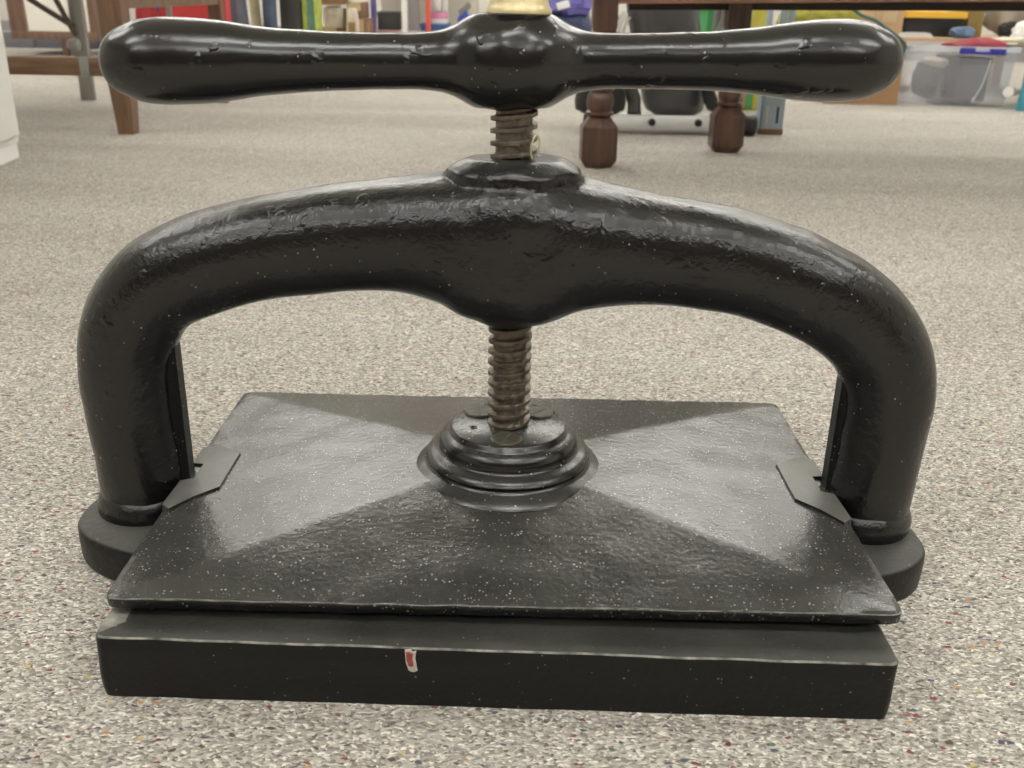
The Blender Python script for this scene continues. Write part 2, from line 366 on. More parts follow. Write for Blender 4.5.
# ------------------------------------------------------------------ the room
X0, X1, Y0, Y1, H = -3.8, 3.8, -3.6, 5.4, 2.62
bm = B(); vs = [bm.verts.new(p) for p in ((X0, Y0, 0), (X1, Y0, 0), (X1, Y1, 0), (X0, Y1, 0))]; bm.faces.new(vs)
struct('floor', bm, M['carpet'])
struct('ceiling', box(B(), X0, X1, Y0, Y1, H, H + 0.05), M['ceil'])
struct('wall_back', box(B(), X0, X1, Y1, Y1 + 0.1, 0, H), M['wall'])
struct('wall_front', box(B(), X0, X1, Y0 - 0.1, Y0, 0, H), plain('dark_wall_for_reflections', (92, 80, 70), 0.7, 0, 0.1, 6))  # unseen wall, its dark colour chosen to keep the press's reflections dark
struct('wall_left', box(B(), X0 - 0.1, X0, Y0, Y1, 0, H), M['wall'])
struct('wall_right', box(B(), X1, X1 + 0.1, Y0, Y1, 0, H), M['wall'])
struct('baseboard_back', box(B(), X0, X1, Y1 - 0.015, Y1, 0, 0.12, 0.004), M['skirt'])

def ceiling_light(x, y, sx, sy, label):
    """long fitting hung on two rods, its upward light added to brighten the ceiling"""
    t = thing('ceiling_light', label, 'ceiling light', (x, y, H), 0, 'ceiling lights')
    f = B(); d = -0.26
    for a in (-1, 1):
        box(f, a * sx / 2 - 0.015, a * sx / 2 + 0.015, -sy / 2 - 0.015, sy / 2 + 0.015, d - 0.03, d + 0.03)
        box(f, -sx / 2, sx / 2, a * sy / 2 - 0.015, a * sy / 2 + 0.015, d - 0.03, d + 0.03)
    obj('fixture_frame', f, M['white'], t)
    for a in (-1, 1): obj('rod', lathe(B(), [(0.006, d + 0.02), (0.006, -0.02), (0.03, -0.02), (0.03, 0.0)], 12, org=(a * sx * 0.4, sy / 2 + 0.012, 0)), M['white'], t)
    obj('diffuser', box(B(), -sx / 2 + 0.015, sx / 2 - 0.015, -sy / 2 + 0.015, sy / 2 - 0.015, d - 0.025, d + 0.02), M['lamp'], t)  # emits upward too, added for a brighter ceiling
for xx, yy, lab in ((-1.8, -2.74, 'left one of the row farthest behind the camera'), (0.2, -2.74, 'middle one of the row farthest behind the camera'), (2.2, -2.74, 'right one of the row farthest behind the camera'),
                    (-1.8, -1.07, 'left one of the row just behind the camera'), (0.2, -1.07, 'middle one of the row just behind the camera'), (2.2, -1.07, 'right one of the row just behind the camera'),
                    (1.72, 2.3, 'above the dark turned-leg table'), (-2.7, 2.25, 'added fill above the brown wooden table'), (-2.9, 4.75, 'leftmost of the added row by the far wall'), (-1.5, 4.75, 'second from left in the added row by the far wall'), (1.5, 4.75, 'third from left in the added row by the far wall'), (2.9, 4.75, 'rightmost of the added row by the far wall'),  # all but the turned-leg table's light added to brighten platen sides and room
                    (-0.9, 3.45, 'added fill above the cloth rolls'), (0.9, 3.45, 'added fill above the olive bag'), (-2.5, 0.9, 'added fill left of the press, above the white cabinet'), (2.7, 0.9, 'added fill right of the press')):  # these four added to brighten the far carpet and the handle's top edge
    ceiling_light(xx, yy, 1.25, 0.30, 'long white ceiling light, ' + lab)

# ------------------------------------------------------------------ the press
press = thing('book_press', 'black cast-iron screw press standing on flecked carpet', 'book press')

# base slab with rounded corners
def rrect(x0, x1, y0, y1, r, n=7):
    out = []
    for cx, cy, a0 in ((x1 - r, y1 - r, 0), (x0 + r, y1 - r, PI / 2), (x0 + r, y0 + r, PI), (x1 - r, y0 + r, 1.5 * PI)):
        for k in range(n):
            a = a0 + PI / 2 * k / (n - 1); out.append((cx + r * math.cos(a), cy + r * math.sin(a)))
    return out
def wob(x, y): return 0.0007 * noise.noise(Vector((x * 30, y * 30, 1.3)))
bm = B()
def slab(x0, x1, y0, y1, r, zs):
    loops = []
    for z, ins in zs:
        loops.append([(x + wob(x, z), y + wob(y, x), z + (0.0012 * noise.noise(Vector((x * 25, y * 25, 5))) if z > 0.01 else 0)) for x, y in rr_dense(x0 + ins, x1 - ins, y0 + ins, y1 - ins, r)])
    return loops
def rr_dense(x0, x1, y0, y1, r):
    p = rrect(x0, x1, y0, y1, r); out = []
    for i in range(len(p)):
        a, b = Vector(p[i] + (0,)), Vector(p[(i + 1) % len(p)] + (0,)); k = max(1, int((b - a).length / 0.008))
        for j in range(k):
            c = a.lerp(b, j / k); out.append((c.x, c.y))
    return out
# keep the point count equal between loops: build one outline and inset it toward the middle
o0 = rr_dense(-0.2015, 0.197, -0.1545, 0.148, 0.005)
def ins_loop(o, cx, cy, d, z, zn=0.0):
    L_ = []
    for x, y in o:
        v = Vector((x - cx, y - cy)); hx = abs(v.x); hy = abs(v.y)
        nx = x - math.copysign(min(d, hx), v.x) * (1 if hx > 0.17 else hx / 0.17); ny = y - math.copysign(min(d, hy), v.y) * (1 if hy > 0.13 else hy / 0.13)
        L_.append((nx + wob(x, z * 9), ny + wob(y, x), z + zn * noise.noise(Vector((x * 40, y * 40, 3)))))
    return L_
loft(bm, [ins_loop(o0, 0, 0, d, z, zn) for d, z, zn in ((0.0008, -0.003, 0), (0, 0.004, 0), (0.0, 0.012, 0), (0, 0.024, 0), (0, 0.0344, 0.0005), (0.0003, 0.0349, 0.0005), (0.0009, 0.0352, 0.0004), (0.011, 0.0352, 0.0002), (0.0125, 0.0342, 0), (0.03, 0.0342, 0))])
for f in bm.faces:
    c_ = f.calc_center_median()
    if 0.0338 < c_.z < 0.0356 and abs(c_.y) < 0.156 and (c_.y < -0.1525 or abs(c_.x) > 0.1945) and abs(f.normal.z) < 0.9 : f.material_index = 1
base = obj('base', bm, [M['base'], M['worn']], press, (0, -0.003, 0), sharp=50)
base.rotation_euler = (0, 0.006, -0.014)
for sgn in (-1, 1):
    FP = [(-0.196, 0.046), (-0.225, 0.044), (-0.248, 0.035), (-0.2615, 0.015), (-0.2655, -0.008), (-0.2625, -0.026), (-0.251, -0.041), (-0.233, -0.0515), (-0.213, -0.0585), (-0.192, -0.0605), (-0.188, 0.0)]
    cv = catmull(FP + [FP[0]], 6)[:-1]; fcx, fcy = -0.225, -0.006
    loops = []
    for d, z in ((0.002, -0.001), (0.0, 0.003), (-0.0005, 0.016), (-0.0003, 0.0225), (0.0006, 0.0240), (0.0018, 0.0246)):
        L_ = []
        for x, y in cv:
            u = Vector((x - fcx, y - fcy)); u = u * (1 - d / max(u.length, 0.01)); x, y = fcx + u.x, fcy + u.y
            L_.append((x - 0.0020, y - 0.003, z) if sgn < 0 else (-x - 0.0065, y - 0.004, z))
        loops.append(L_)
    obj('foot', loft(B(), loops), M['base'], base)
# chip in the paint on the base's front edge
cp = at(415, 657.5, -0.1545)
bm = B()
pts = [(-0.0026, 0.0062), (0.0002, 0.0066), (0.0012, 0.0052), (0.003, 0.0058), (0.0024, 0.0012), (0.0034, -0.0058), (0.0012, -0.0066), (-0.0008, -0.0058), (-0.0022, -0.001)]
a = [bm.verts.new((x, -0.0009, z)) for x, z in pts]; b2 = [bm.verts.new((x, 0.002, z)) for x, z in pts]
bm.faces.new(a); bm.faces.new(b2[::-1])
for i in range(len(pts)): bm.faces.new((a[i], b2[i], b2[(i + 1) % len(pts)], a[(i + 1) % len(pts)]))
pc = obj('paint_chip', bm, M['bare'], base, (cp.x, -0.1545, cp.z), smooth=False)
pc['label'] = 'chipped patch of red primer with pale rim'
bm = B()
q2 = [(x * 0.62 - 0.0004, z * 0.66 + 0.0012) for x, z in pts]
a = [bm.verts.new((x, -0.0013, z)) for x, z in q2]; b2 = [bm.verts.new((x, 0.001, z)) for x, z in q2]
bm.faces.new(a); bm.faces.new(b2[::-1])
for i in range(len(q2)): bm.faces.new((a[i], b2[i], b2[(i + 1) % len(q2)], a[(i + 1) % len(q2)]))
obj('primer_spot', bm, M['chip'], pc, smooth=False)

# arched frame: one casting lofted along its spine  (x, z, half thickness, half depth)
SP = [(-0.2295, 0.018, 0.0265, 0.0275), (-0.2312, 0.06, 0.0268, 0.0272), (-0.2328, 0.095, 0.0272, 0.0270), (-0.2322, 0.122, 0.0276, 0.0268), (-0.2275, 0.143, 0.0284, 0.0268),
      (-0.2175, 0.161, 0.0284, 0.0268), (-0.203, 0.1735, 0.0286, 0.0268), (-0.180, 0.1838, 0.0288, 0.0268), (-0.150, 0.1928, 0.0288, 0.0268),
      (-0.111, 0.1992, 0.0298, 0.0272), (-0.072, 0.2035, 0.0312, 0.0285), (-0.040, 0.2030, 0.0365, 0.034), (-0.018, 0.2005, 0.0425, 0.039),
      (0.002, 0.1995, 0.0440, 0.041), (0.020, 0.1995, 0.0420, 0.039), (0.040, 0.2000, 0.0370, 0.034), (0.075, 0.1980, 0.0315, 0.0285), (0.112, 0.1945, 0.0298, 0.0272),
      (0.146, 0.1872, 0.0288, 0.0268), (0.175, 0.1765, 0.0286, 0.0268), (0.200, 0.1628, 0.0284, 0.0268), (0.2165, 0.1480, 0.0282, 0.0268), (0.2262, 0.1310, 0.0276, 0.0268),
      (0.2306, 0.112, 0.0272, 0.0270), (0.2304, 0.085, 0.0270, 0.0270), (0.2285, 0.05, 0.0267, 0.0272), (0.2262, 0.018, 0.0265, 0.0275)]
S = catmull(SP, 10); loops = []
for i, (x, z, rt, rd) in enumerate(S):
    a, b = S[max(i - 1, 0)], S[min(i + 1, len(S) - 1)]
    t = Vector((b[0] - a[0], 0, b[2 - 1] - a[1])).normalized(); nrm = Vector((-t.z, 0, t.x))
    L_ = []; nn = 64
    for k in range(nn):
        ph = 2 * PI * k / nn; c, s = math.cos(ph), math.sin(ph)
        hub = math.exp(-(x / 0.032) ** 2); e = 0.90 - 0.38 * hub
        u = math.copysign(abs(s) ** e, s); w = math.copysign(abs(c) ** e, c)
        # the outer (upper) face carries a low crown ridge set a little back
        rid = 0.0022 * math.exp(-((ph - PI * 0.60) / 0.22) ** 2)
        p = Vector((x, 0, z)) + nrm * (u * rt + rid) + Vector((0, -1, 0)) * (w * rd)
        g = 0.0007 * noise.noise(p * 45) + hub * 0.0016 * noise.noise(p * 75)
        if w > 0: g += 0.0020 * math.exp(-((x - 0.001) / 0.0055) ** 2) * math.exp(-((z + u * rt - 0.218) / 0.014) ** 2) * w
        L_.append(p + (nrm * u + Vector((0, -1, 0)) * w) * g)
    loops.append(L_)
fb = loft(B(), loops)
# ring on the hub where the screw enters and the plain neck below it, fused into the same casting
rg = [(0.0, 0.222), (0.0345, 0.226), (0.0378, 0.2365), (0.0378, 0.2392), (0.0385, 0.2415), (0.0366, 0.2442), (0.031, 0.2475), (0.026, 0.2497), (0.016, 0.2503), (0.0, 0.2503)]
nb0 = len(fb.verts); lathe(fb, rg, 56, org=(0.001, 0, 0)); fb.verts.ensure_lookup_table()
for v in list(fb.verts)[nb0:]:
    v.co.y *= 0.80; d_ = Vector((v.co.x, v.co.y, 0)); v.co += (d_.normalized() if d_.length > 1e-4 else d_) * 0.0030 * noise.noise(v.co * 60) + Vector((0, 0, 0.0012 * noise.noise(v.co * 70 + Vector((4, 0, 0)))))
lathe(fb, [(0.0, 0.1515), (0.0140, 0.1515), (0.0150, 0.1535), (0.019, 0.158), (0.025, 0.164), (0.0, 0.164)], 40)
frame = obj('frame', fb, M['enamel'], press, sharp=180)
rm = frame.modifiers.new('fuse', 'REMESH'); rm.mode = 'VOXEL'; rm.voxel_size = 0.0014; rm.use_smooth_shade = True
sm = frame.modifiers.new('soften', 'SMOOTH'); sm.factor = 0.5; sm.iterations = 12
for sgn in (-1, 1):   # rounded collar where each leg meets its foot
    x = -0.2297 if sgn < 0 else 0.2264
    obj('leg_collar', lathe(B(), [(0.0270, 0.018), (0.0292, 0.0205), (0.0313, 0.026), (0.0313, 0.031), (0.0294, 0.0365), (0.0260, 0.0400)], 48, org=(x, 0, 0)), M['enamel'], frame)
    # guide rib down the inner side of the leg
    bm = B()
    outer, inn = sgn * 0.215, sgn * 0.2005
    pts = [(outer, -0.009), (inn + sgn * 0.002, -0.007), (inn, -0.005), (inn, 0.005), (inn + sgn * 0.002, 0.007), (outer, 0.009)]
    prism(bm, pts, 0.03, 0.142)
    obj('guide_rib', bm, M['rib'], frame)
# platen: shallow pyramid plate
PW, PD = 0.203, 0.1365
def ph_(x, y):
    mx = (1 - abs(x) / PW) * 1.0; my = (1 - abs(y) / PD) * 1.0
    k = 0.02; h = max(k - abs(mx - my), 0) / k; m = min(mx, my) - h * h * k * 0.25
    return 0.047 + 0.0195 * min(m, 0.86) + 0.0005 * noise.noise(Vector((x * 40, y * 40, 0)))
nx, ny = 120, 84
def corner(x, y):
    r = 0.006; ax, ay = abs(x) - (PW - r), abs(y) - (PD - r)
    if ax > 0 and ay > 0:
        v = Vector((ax, ay)); m_ = max(ax, ay); v = v.normalized() * m_
        x = math.copysign(PW - r + v.x, x); y = math.copysign(PD - r + v.y, y)
    return x, y
bm = B(); top = []
for i in range(nx + 1):
    row = []
    for j in range(ny + 1):
        x, y = -PW + 2 * PW * i / nx, -PD + 2 * PD * j / ny; z = ph_(x, y); X, Y = corner(x, y)
        if i in (0, nx): X += 0.0006 * noise.noise(Vector((y * 60, 9, 0)))
        if j in (0, ny): Y += 0.0008 * noise.noise(Vector((x * 60, 3, 0))); z += 0.0004 * noise.noise(Vector((x * 110, 3, 7)))
        row.append(bm.verts.new((X, Y, z)))
    top.append(row)
for i in range(nx):
    for j in range(ny): bm.faces.new((top[i][j], top[i + 1][j], top[i + 1][j + 1], top[i][j + 1]))
rim = [top[i][0] for i in range(nx + 1)] + [top[nx][j] for j in range(1, ny + 1)] + [top[i][ny] for i in range(nx - 1, -1, -1)] + [top[0][j] for j in range(ny - 1, 0, -1)]
prev = rim
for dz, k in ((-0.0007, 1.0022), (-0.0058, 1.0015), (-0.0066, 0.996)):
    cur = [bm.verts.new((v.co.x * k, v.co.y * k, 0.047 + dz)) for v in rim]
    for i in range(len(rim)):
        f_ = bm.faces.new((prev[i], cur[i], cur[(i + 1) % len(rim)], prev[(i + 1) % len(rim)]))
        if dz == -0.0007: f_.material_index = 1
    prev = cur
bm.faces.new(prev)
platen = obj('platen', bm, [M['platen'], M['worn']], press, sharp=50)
for sgn in (-1, 1):     # notched guide pads that ride on the leg ribs
    pts = [(0.176, 0.024), (0.193, 0.038), (0.2045, 0.036), (0.2045, 0.0115), (0.1955, 0.0105), (0.1955, -0.0105), (0.2045, -0.0115), (0.2055, -0.042), (0.199, -0.049), (0.189, -0.034), (0.176, -0.024)]
    pts = [(sgn * x, y) for x, y in pts]
    bm = prism(B(), pts, 0.0425, 0.0511, 0.0006)
    for v in bm.verts:
        if v.co.z > 0.045: v.co.z -= max(0, abs(v.co.x) - 0.176) * 0.085
    obj('guide_pad', bm, M['pad'], platen, sharp=30)
# stepped boss
bx_ = 0.0
bm = lathe(B(), [(0.0612, 0.050), (0.0610, 0.0575), (0.0600, 0.0592), (0.0560, 0.0617), (0.0522, 0.0635), (0.0500, 0.0648), (0.0498, 0.0660), (0.0510, 0.0675), (0.0500, 0.0695), (0.0470, 0.0715), (0.0438, 0.0722), (0.0425, 0.0738), (0.0428, 0.0765), (0.0420, 0.0795),
      (0.0400, 0.0820), (0.0375, 0.0830), (0.0364, 0.0838), (0.0358, 0.0862), (0.0345, 0.0872), (0.0, 0.0872)], 96)
pb = obj('pressure_boss', bm, M['boss'], press, sharp=55)
for k, (a, ang) in enumerate(((-92, 70), (40, 45), (140, 95))):
    x, y = 0.0245 * math.cos(math.radians(a)), 0.0245 * math.sin(math.radians(a))
    bm = B(); n = 36
    ring = []
    lathe(bm, [(0.0094, 0.0), (0.0094, 0.0012), (0.0086, 0.0018), (0.0, 0.0018)], n, org=(x, y, 0.0868))
    s = obj('slotted_screw', bm, M['screw'], pb)
    d = Vector((math.cos(math.radians(ang)), math.sin(math.radians(ang)), 0)) * 0.0070; nn_ = Vector((-d.y, d.x, 0)).normalized() * 0.0008
    pp = [(x + d.x * i + nn_.x * j, y + d.y * i + nn_.y * j) for i, j in ((-1, -1), (1, -1), (1, 1), (-1, 1))]
    obj('screw_slot', prism(B(), pp, 0.0878, 0.0888), M['thread'] if k == 0 else M['black'], s, smooth=False)
obj('oil_hole', lathe(B(), [(0.0022, 0.0866), (0.0024, 0.0876), (0.0014, 0.0877), (0.0012, 0.0872), (0, 0.0872)], 20, org=(-0.0215, -0.008, 0)), M['black'], pb)

# screw spindle with a square thread
bm = B(); n = 56; rows = []
z0, z1, dz, pitch = 0.084, 0.286, 0.0005, 0.0068
for i in range(int((z1 - z0) / dz) + 1):
    z = z0 + i * dz; row = []
    for k in range(n):
        a = 2 * PI * k / n; f = ((z - z0) / pitch - a / (2 * PI)) % 1.0
        u = abs(f - 0.5) * 2                                    # 1 at the crest, 0 in the groove
        s = min(1, max(0, (u - 0.52) / 0.10)); s = s * s * (3 - 2 * s)
        r = 0.0102 + 0.0029 * s + 0.0002 * noise.noise(Vector((math.cos(a) * 2, math.sin(a) * 2, z * 300)))
        row.append(bm.verts.new((r * math.cos(a), r * math.sin(a), z)))
    rows.append(row)
for a, b in zip(rows, rows[1:]):
    for k in range(n): bm.faces.new((a[k], a[(k + 1) % n], b[(k + 1) % n], b[k]))
bm.faces.new(rows[0][::-1]); bm.faces.new(rows[-1])
obj('spindle', bm, M['thread'], press, sharp=60)
# handle: turned bar with bulb ends and a hub
prof = [(0.0, -0.217), (0.005, -0.2163), (0.0105, -0.2140), (0.0148, -0.2095), (0.0178, -0.2035), (0.0206, -0.196), (0.0218, -0.187), (0.0220, -0.178), (0.0215, -0.166), (0.0202, -0.152), (0.0180, -0.138), (0.0165, -0.122), (0.0154, -0.105),
        (0.0148, -0.088), (0.0145, -0.07), (0.0145, -0.055), (0.0149, -0.046), (0.0160, -0.038), (0.0186, -0.031), (0.0222, -0.0245), (0.0249, -0.018), (0.0266, -0.010)]
prof = prof + [(0.0270, 0.0)] + [(r, -x) for r, x in prof[::-1]]
pr = catmull(prof, 5)
bm = lathe(B(), pr, 64, 'x')
for v in bm.verts:
    if v.co.x < 0: v.co.x *= 0.992
    if abs(v.co.x) < 0.03:
        lim = 0.0240
        if abs(v.co.z) > lim: v.co.z = math.copysign(lim + (abs(v.co.z) - lim) * 0.25, v.co.z)
        if v.co.y < 0: v.co.y *= 1 + 0.06 * (1 - (abs(v.co.x) / 0.03) ** 2) ** 2
    v.co += Vector((0, v.co.y, v.co.z)).normalized() * (0.0003 * noise.noise(v.co * 60) + 0.0011 * math.exp(-(v.co.x / 0.022) ** 2) * noise.noise(v.co * 85 + Vector((3, 1, 0)))) if Vector((0, v.co.y, v.co.z)).length > 1e-5 else Vector()
handle = obj('handle', bm, M['handle'], press, (-0.0017, 0, 0.3008), sharp=60)
handle.rotation_euler = (0, -0.013, 0.100)
obj('hub_cap', lathe(B(), [(0.0180, 0.0215), (0.0178, 0.0238), (0.0170, 0.0244), (0.010, 0.0244)], 40), M['handle'], handle)
# brass cap nut above the hub
obj('cap_nut', lathe(B(), [(0.0166, 0.3245), (0.0174, 0.3252), (0.0173, 0.3270), (0.0163, 0.3284), (0.0156, 0.3305), (0.0148, 0.334), (0.0140, 0.338), (0.0118, 0.343), (0.0085, 0.347), (0.0045, 0.349), (0, 0.3495)], 48), M['brass'], press, (0.0015, 0, 0))
# bit of string caught on the thread
st = thing('string', 'scrap of yellow string caught on the screw thread above the frame', 'string', (0.0095, -0.0112, 0.2515))
obj('strand', tube(B(), catmull([(0.0008, -0.0022, 0.000), (-0.0002, -0.0030, 0.004), (0.0006, -0.0032, 0.009), (0.0030, -0.0022, 0.0125), (0.0045, -0.0008, 0.009), (0.0042, -0.0006, 0.003)], 6), 0.00055, 8), M['yarn'], st)

# ------------------------------------------------------------------ left background
# white cabinet at the left edge
c = fl(22, 157); c2 = fl(0, 166.5)
d = (Vector((c2.x, c2.y, 0)) - Vector((c.x, c.y, 0))).normalized(); ang = math.atan2(-d.y, -d.x)
t = thing('white_cabinet', 'white cabinet with plinth at far left of the carpet', 'cabinet', (c.x, c.y, 0), ang)
obj('body', box(B(), -0.9, 0, 0, 0.45, 0.03, 0.75, 0.004), M['white'], t)
obj('plinth', box(B(), -0.89, -0.004, 0.004, 0.44, 0, 0.032), M['white'], t)
obj('door', box(B(), -0.88, -0.012, -0.008, 0.0, 0.045, 0.735, 0.003), M['white'], t)

# wooden work table
LEG1 = fl(125, 135); LEG2 = fl(222, 103)
tt = thing('wooden_table', 'brown wooden table with low stretcher behind the left end of the handle', 'table', (0, 0, 0))
x1, y1_, x2, y2_ = LEG1.x, LEG1.y + 0.025, LEG2.x, LEG2.y + 0.02
def leg(x, y, s0, s1, zt=0.68):
    return loft(B(), [[(x + a * s / 2, y + b * s / 2, z) for a, b in ((-1, -1), (1, -1), (1, 1), (-1, 1))] for s, z in ((s0, 0), (s1, 0.14), (s1, zt))])
obj('leg', leg(x1, y1_, 0.036, 0.052), M['wood'], tt); obj('leg', leg(x2, y2_, 0.03, 0.036), M['wood'], tt)
obj('leg', leg(x1 - 1.1, y1_, 0.046, 0.058), M['wood'], tt); obj('leg', leg(x2 - 1.15, y2_, 0.03, 0.036), M['wood'], tt)
sz = at(60, 66, y1_).z
obj('stretcher', box(B(), x1 - 1.1, x1 - 0.02, y1_ - 0.018, y1_ + 0.018, sz - 0.020, sz + 0.020, 0.003), M['wood_x'], tt)
zs = at(170, 2, 2.1).z
obj('side_rail', bar(B(), (x1 + 0.01, y1_ + 0.02, zs + 0.006), (x2, y2_ - 0.01, zs + 0.006), 0.03, 0.035), M['wood_x'], tt)
obj('tabletop', box(B(), x1 - 1.16, x1 + 0.06, y1_ - 0.06, y2_ + 0.06, 0.68, 0.715, 0.006), M['wood_x'], tt)
bp = at(84.5, 66, y1_ - 0.02)
obj('bracket', box(B(), bp.x - 0.011, bp.x + 0.011, y1_ - 0.024, y1_ - 0.017, sz - 0.022, sz + 0.022, 0.002), M['grey_steel'], tt)['label'] = 'pale metal bracket'

# grey folding stand behind the stretcher
gp = fl(89, 100)
t = thing('folding_stand', 'grey steel stand with dark iron strut behind the wooden stretcher', 'stand', (gp.x, gp.y, 0))
obj('post', box(B(), -0.02, 0.02, -0.012, 0.012, 0, 0.62, 0.003), M['grey_steel'], t)
def rel(px, py, y): return at(px, py, y) - Vector((gp.x, gp.y, 0))
obj('strut', bar(B(), rel(28, -2, gp.y - 0.03), rel(74, 27, gp.y - 0.022), 0.014, 0.012), M['dark_iron'], t)
obj('strut', bar(B(), rel(54, -4, gp.y - 0.035), rel(76, 36, gp.y - 0.028), 0.012, 0.012), M['dark_iron'], t)
k = rel(75, 45, gp.y - 0.03)
obj('knob', lathe(B(), [(0.010, -0.02), (0.017, -0.014), (0.019, 0), (0.017, 0.012), (0.0, 0.018)], 24, 'x', org=k), M['grey_steel'], t)

# framed white-panelled cabinet on legs, far left
Yc = 4.35
a0 = at(20, 34, Yc); a1 = at(92, 34, Yc); zb = a0.z
t = thing('panelled_cabinet', 'wood framed cabinet with white panels on short orange legs', 'cabinet', (0, Yc, 0))
W0, W1 = at(13, 20, Yc).x - 0.02, at(96, 20, Yc).x
obj('carcass', box(B(), W0 + 0.01, W1 - 0.01, 0.03, 0.4, zb, 0.85, 0.003), M['wood'], t)
obj('white_panel', box(B(), at(25, 20, Yc).x, at(89, 20, Yc).x, 0.012, 0.03, zb + 0.015, 0.80), M['white_sheet'], t)
f = B(); box(f, W0, at(25.5, 20, Yc).x, 0, 0.03, zb - 0.005, 0.85, 0.002); box(f, at(88.5, 20, Yc).x, W1, 0, 0.03, zb - 0.005, 0.85, 0.002); box(f, W0, W1, -0.001, 0.031, zb - 0.022, zb + 0.015, 0.002); box(f, W0, W1, -0.001, 0.031, 0.8, 0.86, 0.002)
obj('door_frame', f, M['orange_wood'], t)
for px in (62, -14, 150):
    lx = at(px, 45, Yc).x
    for yy in (0.02,): obj('leg', box(B(), lx - 0.012, lx + 0.012, yy, yy + 0.032, 0, zb, 0.002), M['orange_wood'], t)
# slate-grey storage boxes on the floor under it
def carton(name, label, x0, x1, y0, dep, z0, z1, mat, cat='box', tape=True, group=None, flap=True, par=None):
    t = thing(name, label, cat, ((x0 + x1) / 2, y0, z0), 0, group); w = (x1 - x0) / 2; h = z1 - z0
    obj('carton', box(B(), -w, w, 0, dep, 0, h, 0.003), mat, t)
    if flap:
        bm = B(); box(bm, -w, w, -0.0015, dep / 2 - 0.001, h - 0.001, h + 0.003, 0.001); obj('flap', bm, mat, t)
        bm = B(); box(bm, -w, w, dep / 2 + 0.001, dep + 0.0015, h - 0.001, h + 0.003, 0.001); obj('flap', bm, mat, t)
    if tape:
        bm = B(); box(bm, -0.025, 0.025, -0.0025, dep, h + 0.002, h + 0.004); box(bm, -0.025, 0.025, -0.0025, -0.0005, h - min(0.07, h * 0.5), h + 0.004); obj('tape', bm, M['tape'], t)
    return t
Yg = 4.9
carton('storage_box', 'slate grey box on floor below the panelled cabinet, nearer the white cabinet', at(-8, 50, Yg).x, at(35, 50, Yg).x, Yg, 0.3, 0, at(20, 33, Yg).z, plain('slate_grey_board', (128, 128, 136), 0.8), 'box', False, 'slate grey boxes')
carton('storage_box', 'slate grey box on floor below the panelled cabinet, nearer the handle', at(36, 50, Yg).x, at(104, 50, Yg).x, Yg + 0.01, 0.3, 0, at(70, 31, Yg).z, plain('slate_grey_card', (120, 120, 130), 0.8), 'box', False, 'slate grey boxes')

# red goods behind the table's rear leg
Yr = 3.15
def block(px0, px1, pt, y, dep): return at(px0, 20, y).x, at(px1, 20, y).x, y, dep, 0, at((px0 + px1) / 2, pt, y).z
p0, p1 = at(171, 20, Yr).x, at(218, 20, Yr).x; zt = at(200, -12, Yr).z
t = thing('red_suitcase', 'bright red suitcase with rounded corner behind the table leg', 'suitcase', ((p0 + p1) / 2, Yr, 0)); w = (p1 - p0) / 2
obj('shell', loft(B(), [[(x, y, z) for x, z in rrect(-w + i_, w - i_, 0.02 + i_, zt + 0.1 - i_, 0.055)] for y, i_ in ((0, 0.012), (0.012, 0), (0.17, 0), (0.185, 0.012))]), M['red'], t)
obj('seam', loft(B(), [[(x, y, z) for x, z in rrect(-w - 0.002, w + 0.002, 0.018, zt + 0.102, 0.057)] for y in (0.09, 0.096)]), M['charcoal'], t)
for s in (-1, 1): obj('wheel', lathe(B(), [(0.012, -0.01), (0.02, -0.006), (0.02, 0.006), (0.012, 0.01)], 20, 'x', org=(s * (w - 0.04), 0.09, 0.02)), M['black'], t)
p0, p1 = at(134, 20, Yr).x, at(168, 20, Yr).x
t = thing('red_bag', 'soft dark red bag slumped left of the bright suitcase', 'bag', ((p0 + p1) / 2, Yr, 0))
obj('body', lump(B(), 0, 0.1, 0, (p1 - p0) * 1.1, 0.2, 0.30, 0.14, 3, 3, 0.5), M['red_dark'], t)
obj('strap', tube(B(), catmull([(-0.03, 0.02, 0.25), (-0.02, -0.01, 0.29), (0.01, -0.012, 0.28), (0.03, 0.02, 0.24)], 6), 0.008, 8), M['violet'], t)
g = at(170, 20, 3.05)
t = thing('steel_post', 'slim grey steel post between the two red bags', 'post', (g.x, 3.05, 0))
obj('tube', box(B(), -0.009, 0.009, -0.009, 0.009, 0.004, 1.0, 0.002), M['grey_steel'], t); obj('foot_plate', box(B(), -0.03, 0.03, -0.03, 0.03, 0, 0.005, 0.001), M['grey_steel'], t)

# upright rolls of cloth
def cloth_roll(px0, px1, y, lean, mat, label, seed):
    x0, x1 = at(px0, 15, y).x, at(px1, 15, y).x; r = (x1 - x0) / 2
    t = thing('fabric_roll', label, 'fabric roll', ((x0 + x1) / 2, y, 0), 0, 'upright fabric rolls')
    loops = []
    for i in range(25):
        z = 0.55 * i / 24
        loops.append([(lean * (z - 0.22) + r * math.cos(a) * f, r * 1.1 * math.sin(a) * f, z) for a in [2 * PI * k / 48 for k in range(48)]
                      for f in [1 + 0.13 * noise.noise(Vector((math.cos(a) * 2.2 + seed * 5, math.sin(a) * 2.2, z * 1.6)))]])
    obj('cloth', loft(B(), loops), mat, t, sharp=80)
    obj('core_tube', lathe(B(), [(r * 0.28, 0.54), (r * 0.28, 0.575), (r * 0.2, 0.575), (r * 0.2, 0.54)], 20, org=(lean * 0.33, 0, 0)), M['card'], t)
cloth_roll(225.5, 248, 3.44, -0.06, M['greyblue'], 'blue-grey roll of cloth right beside the red suitcase', 1)
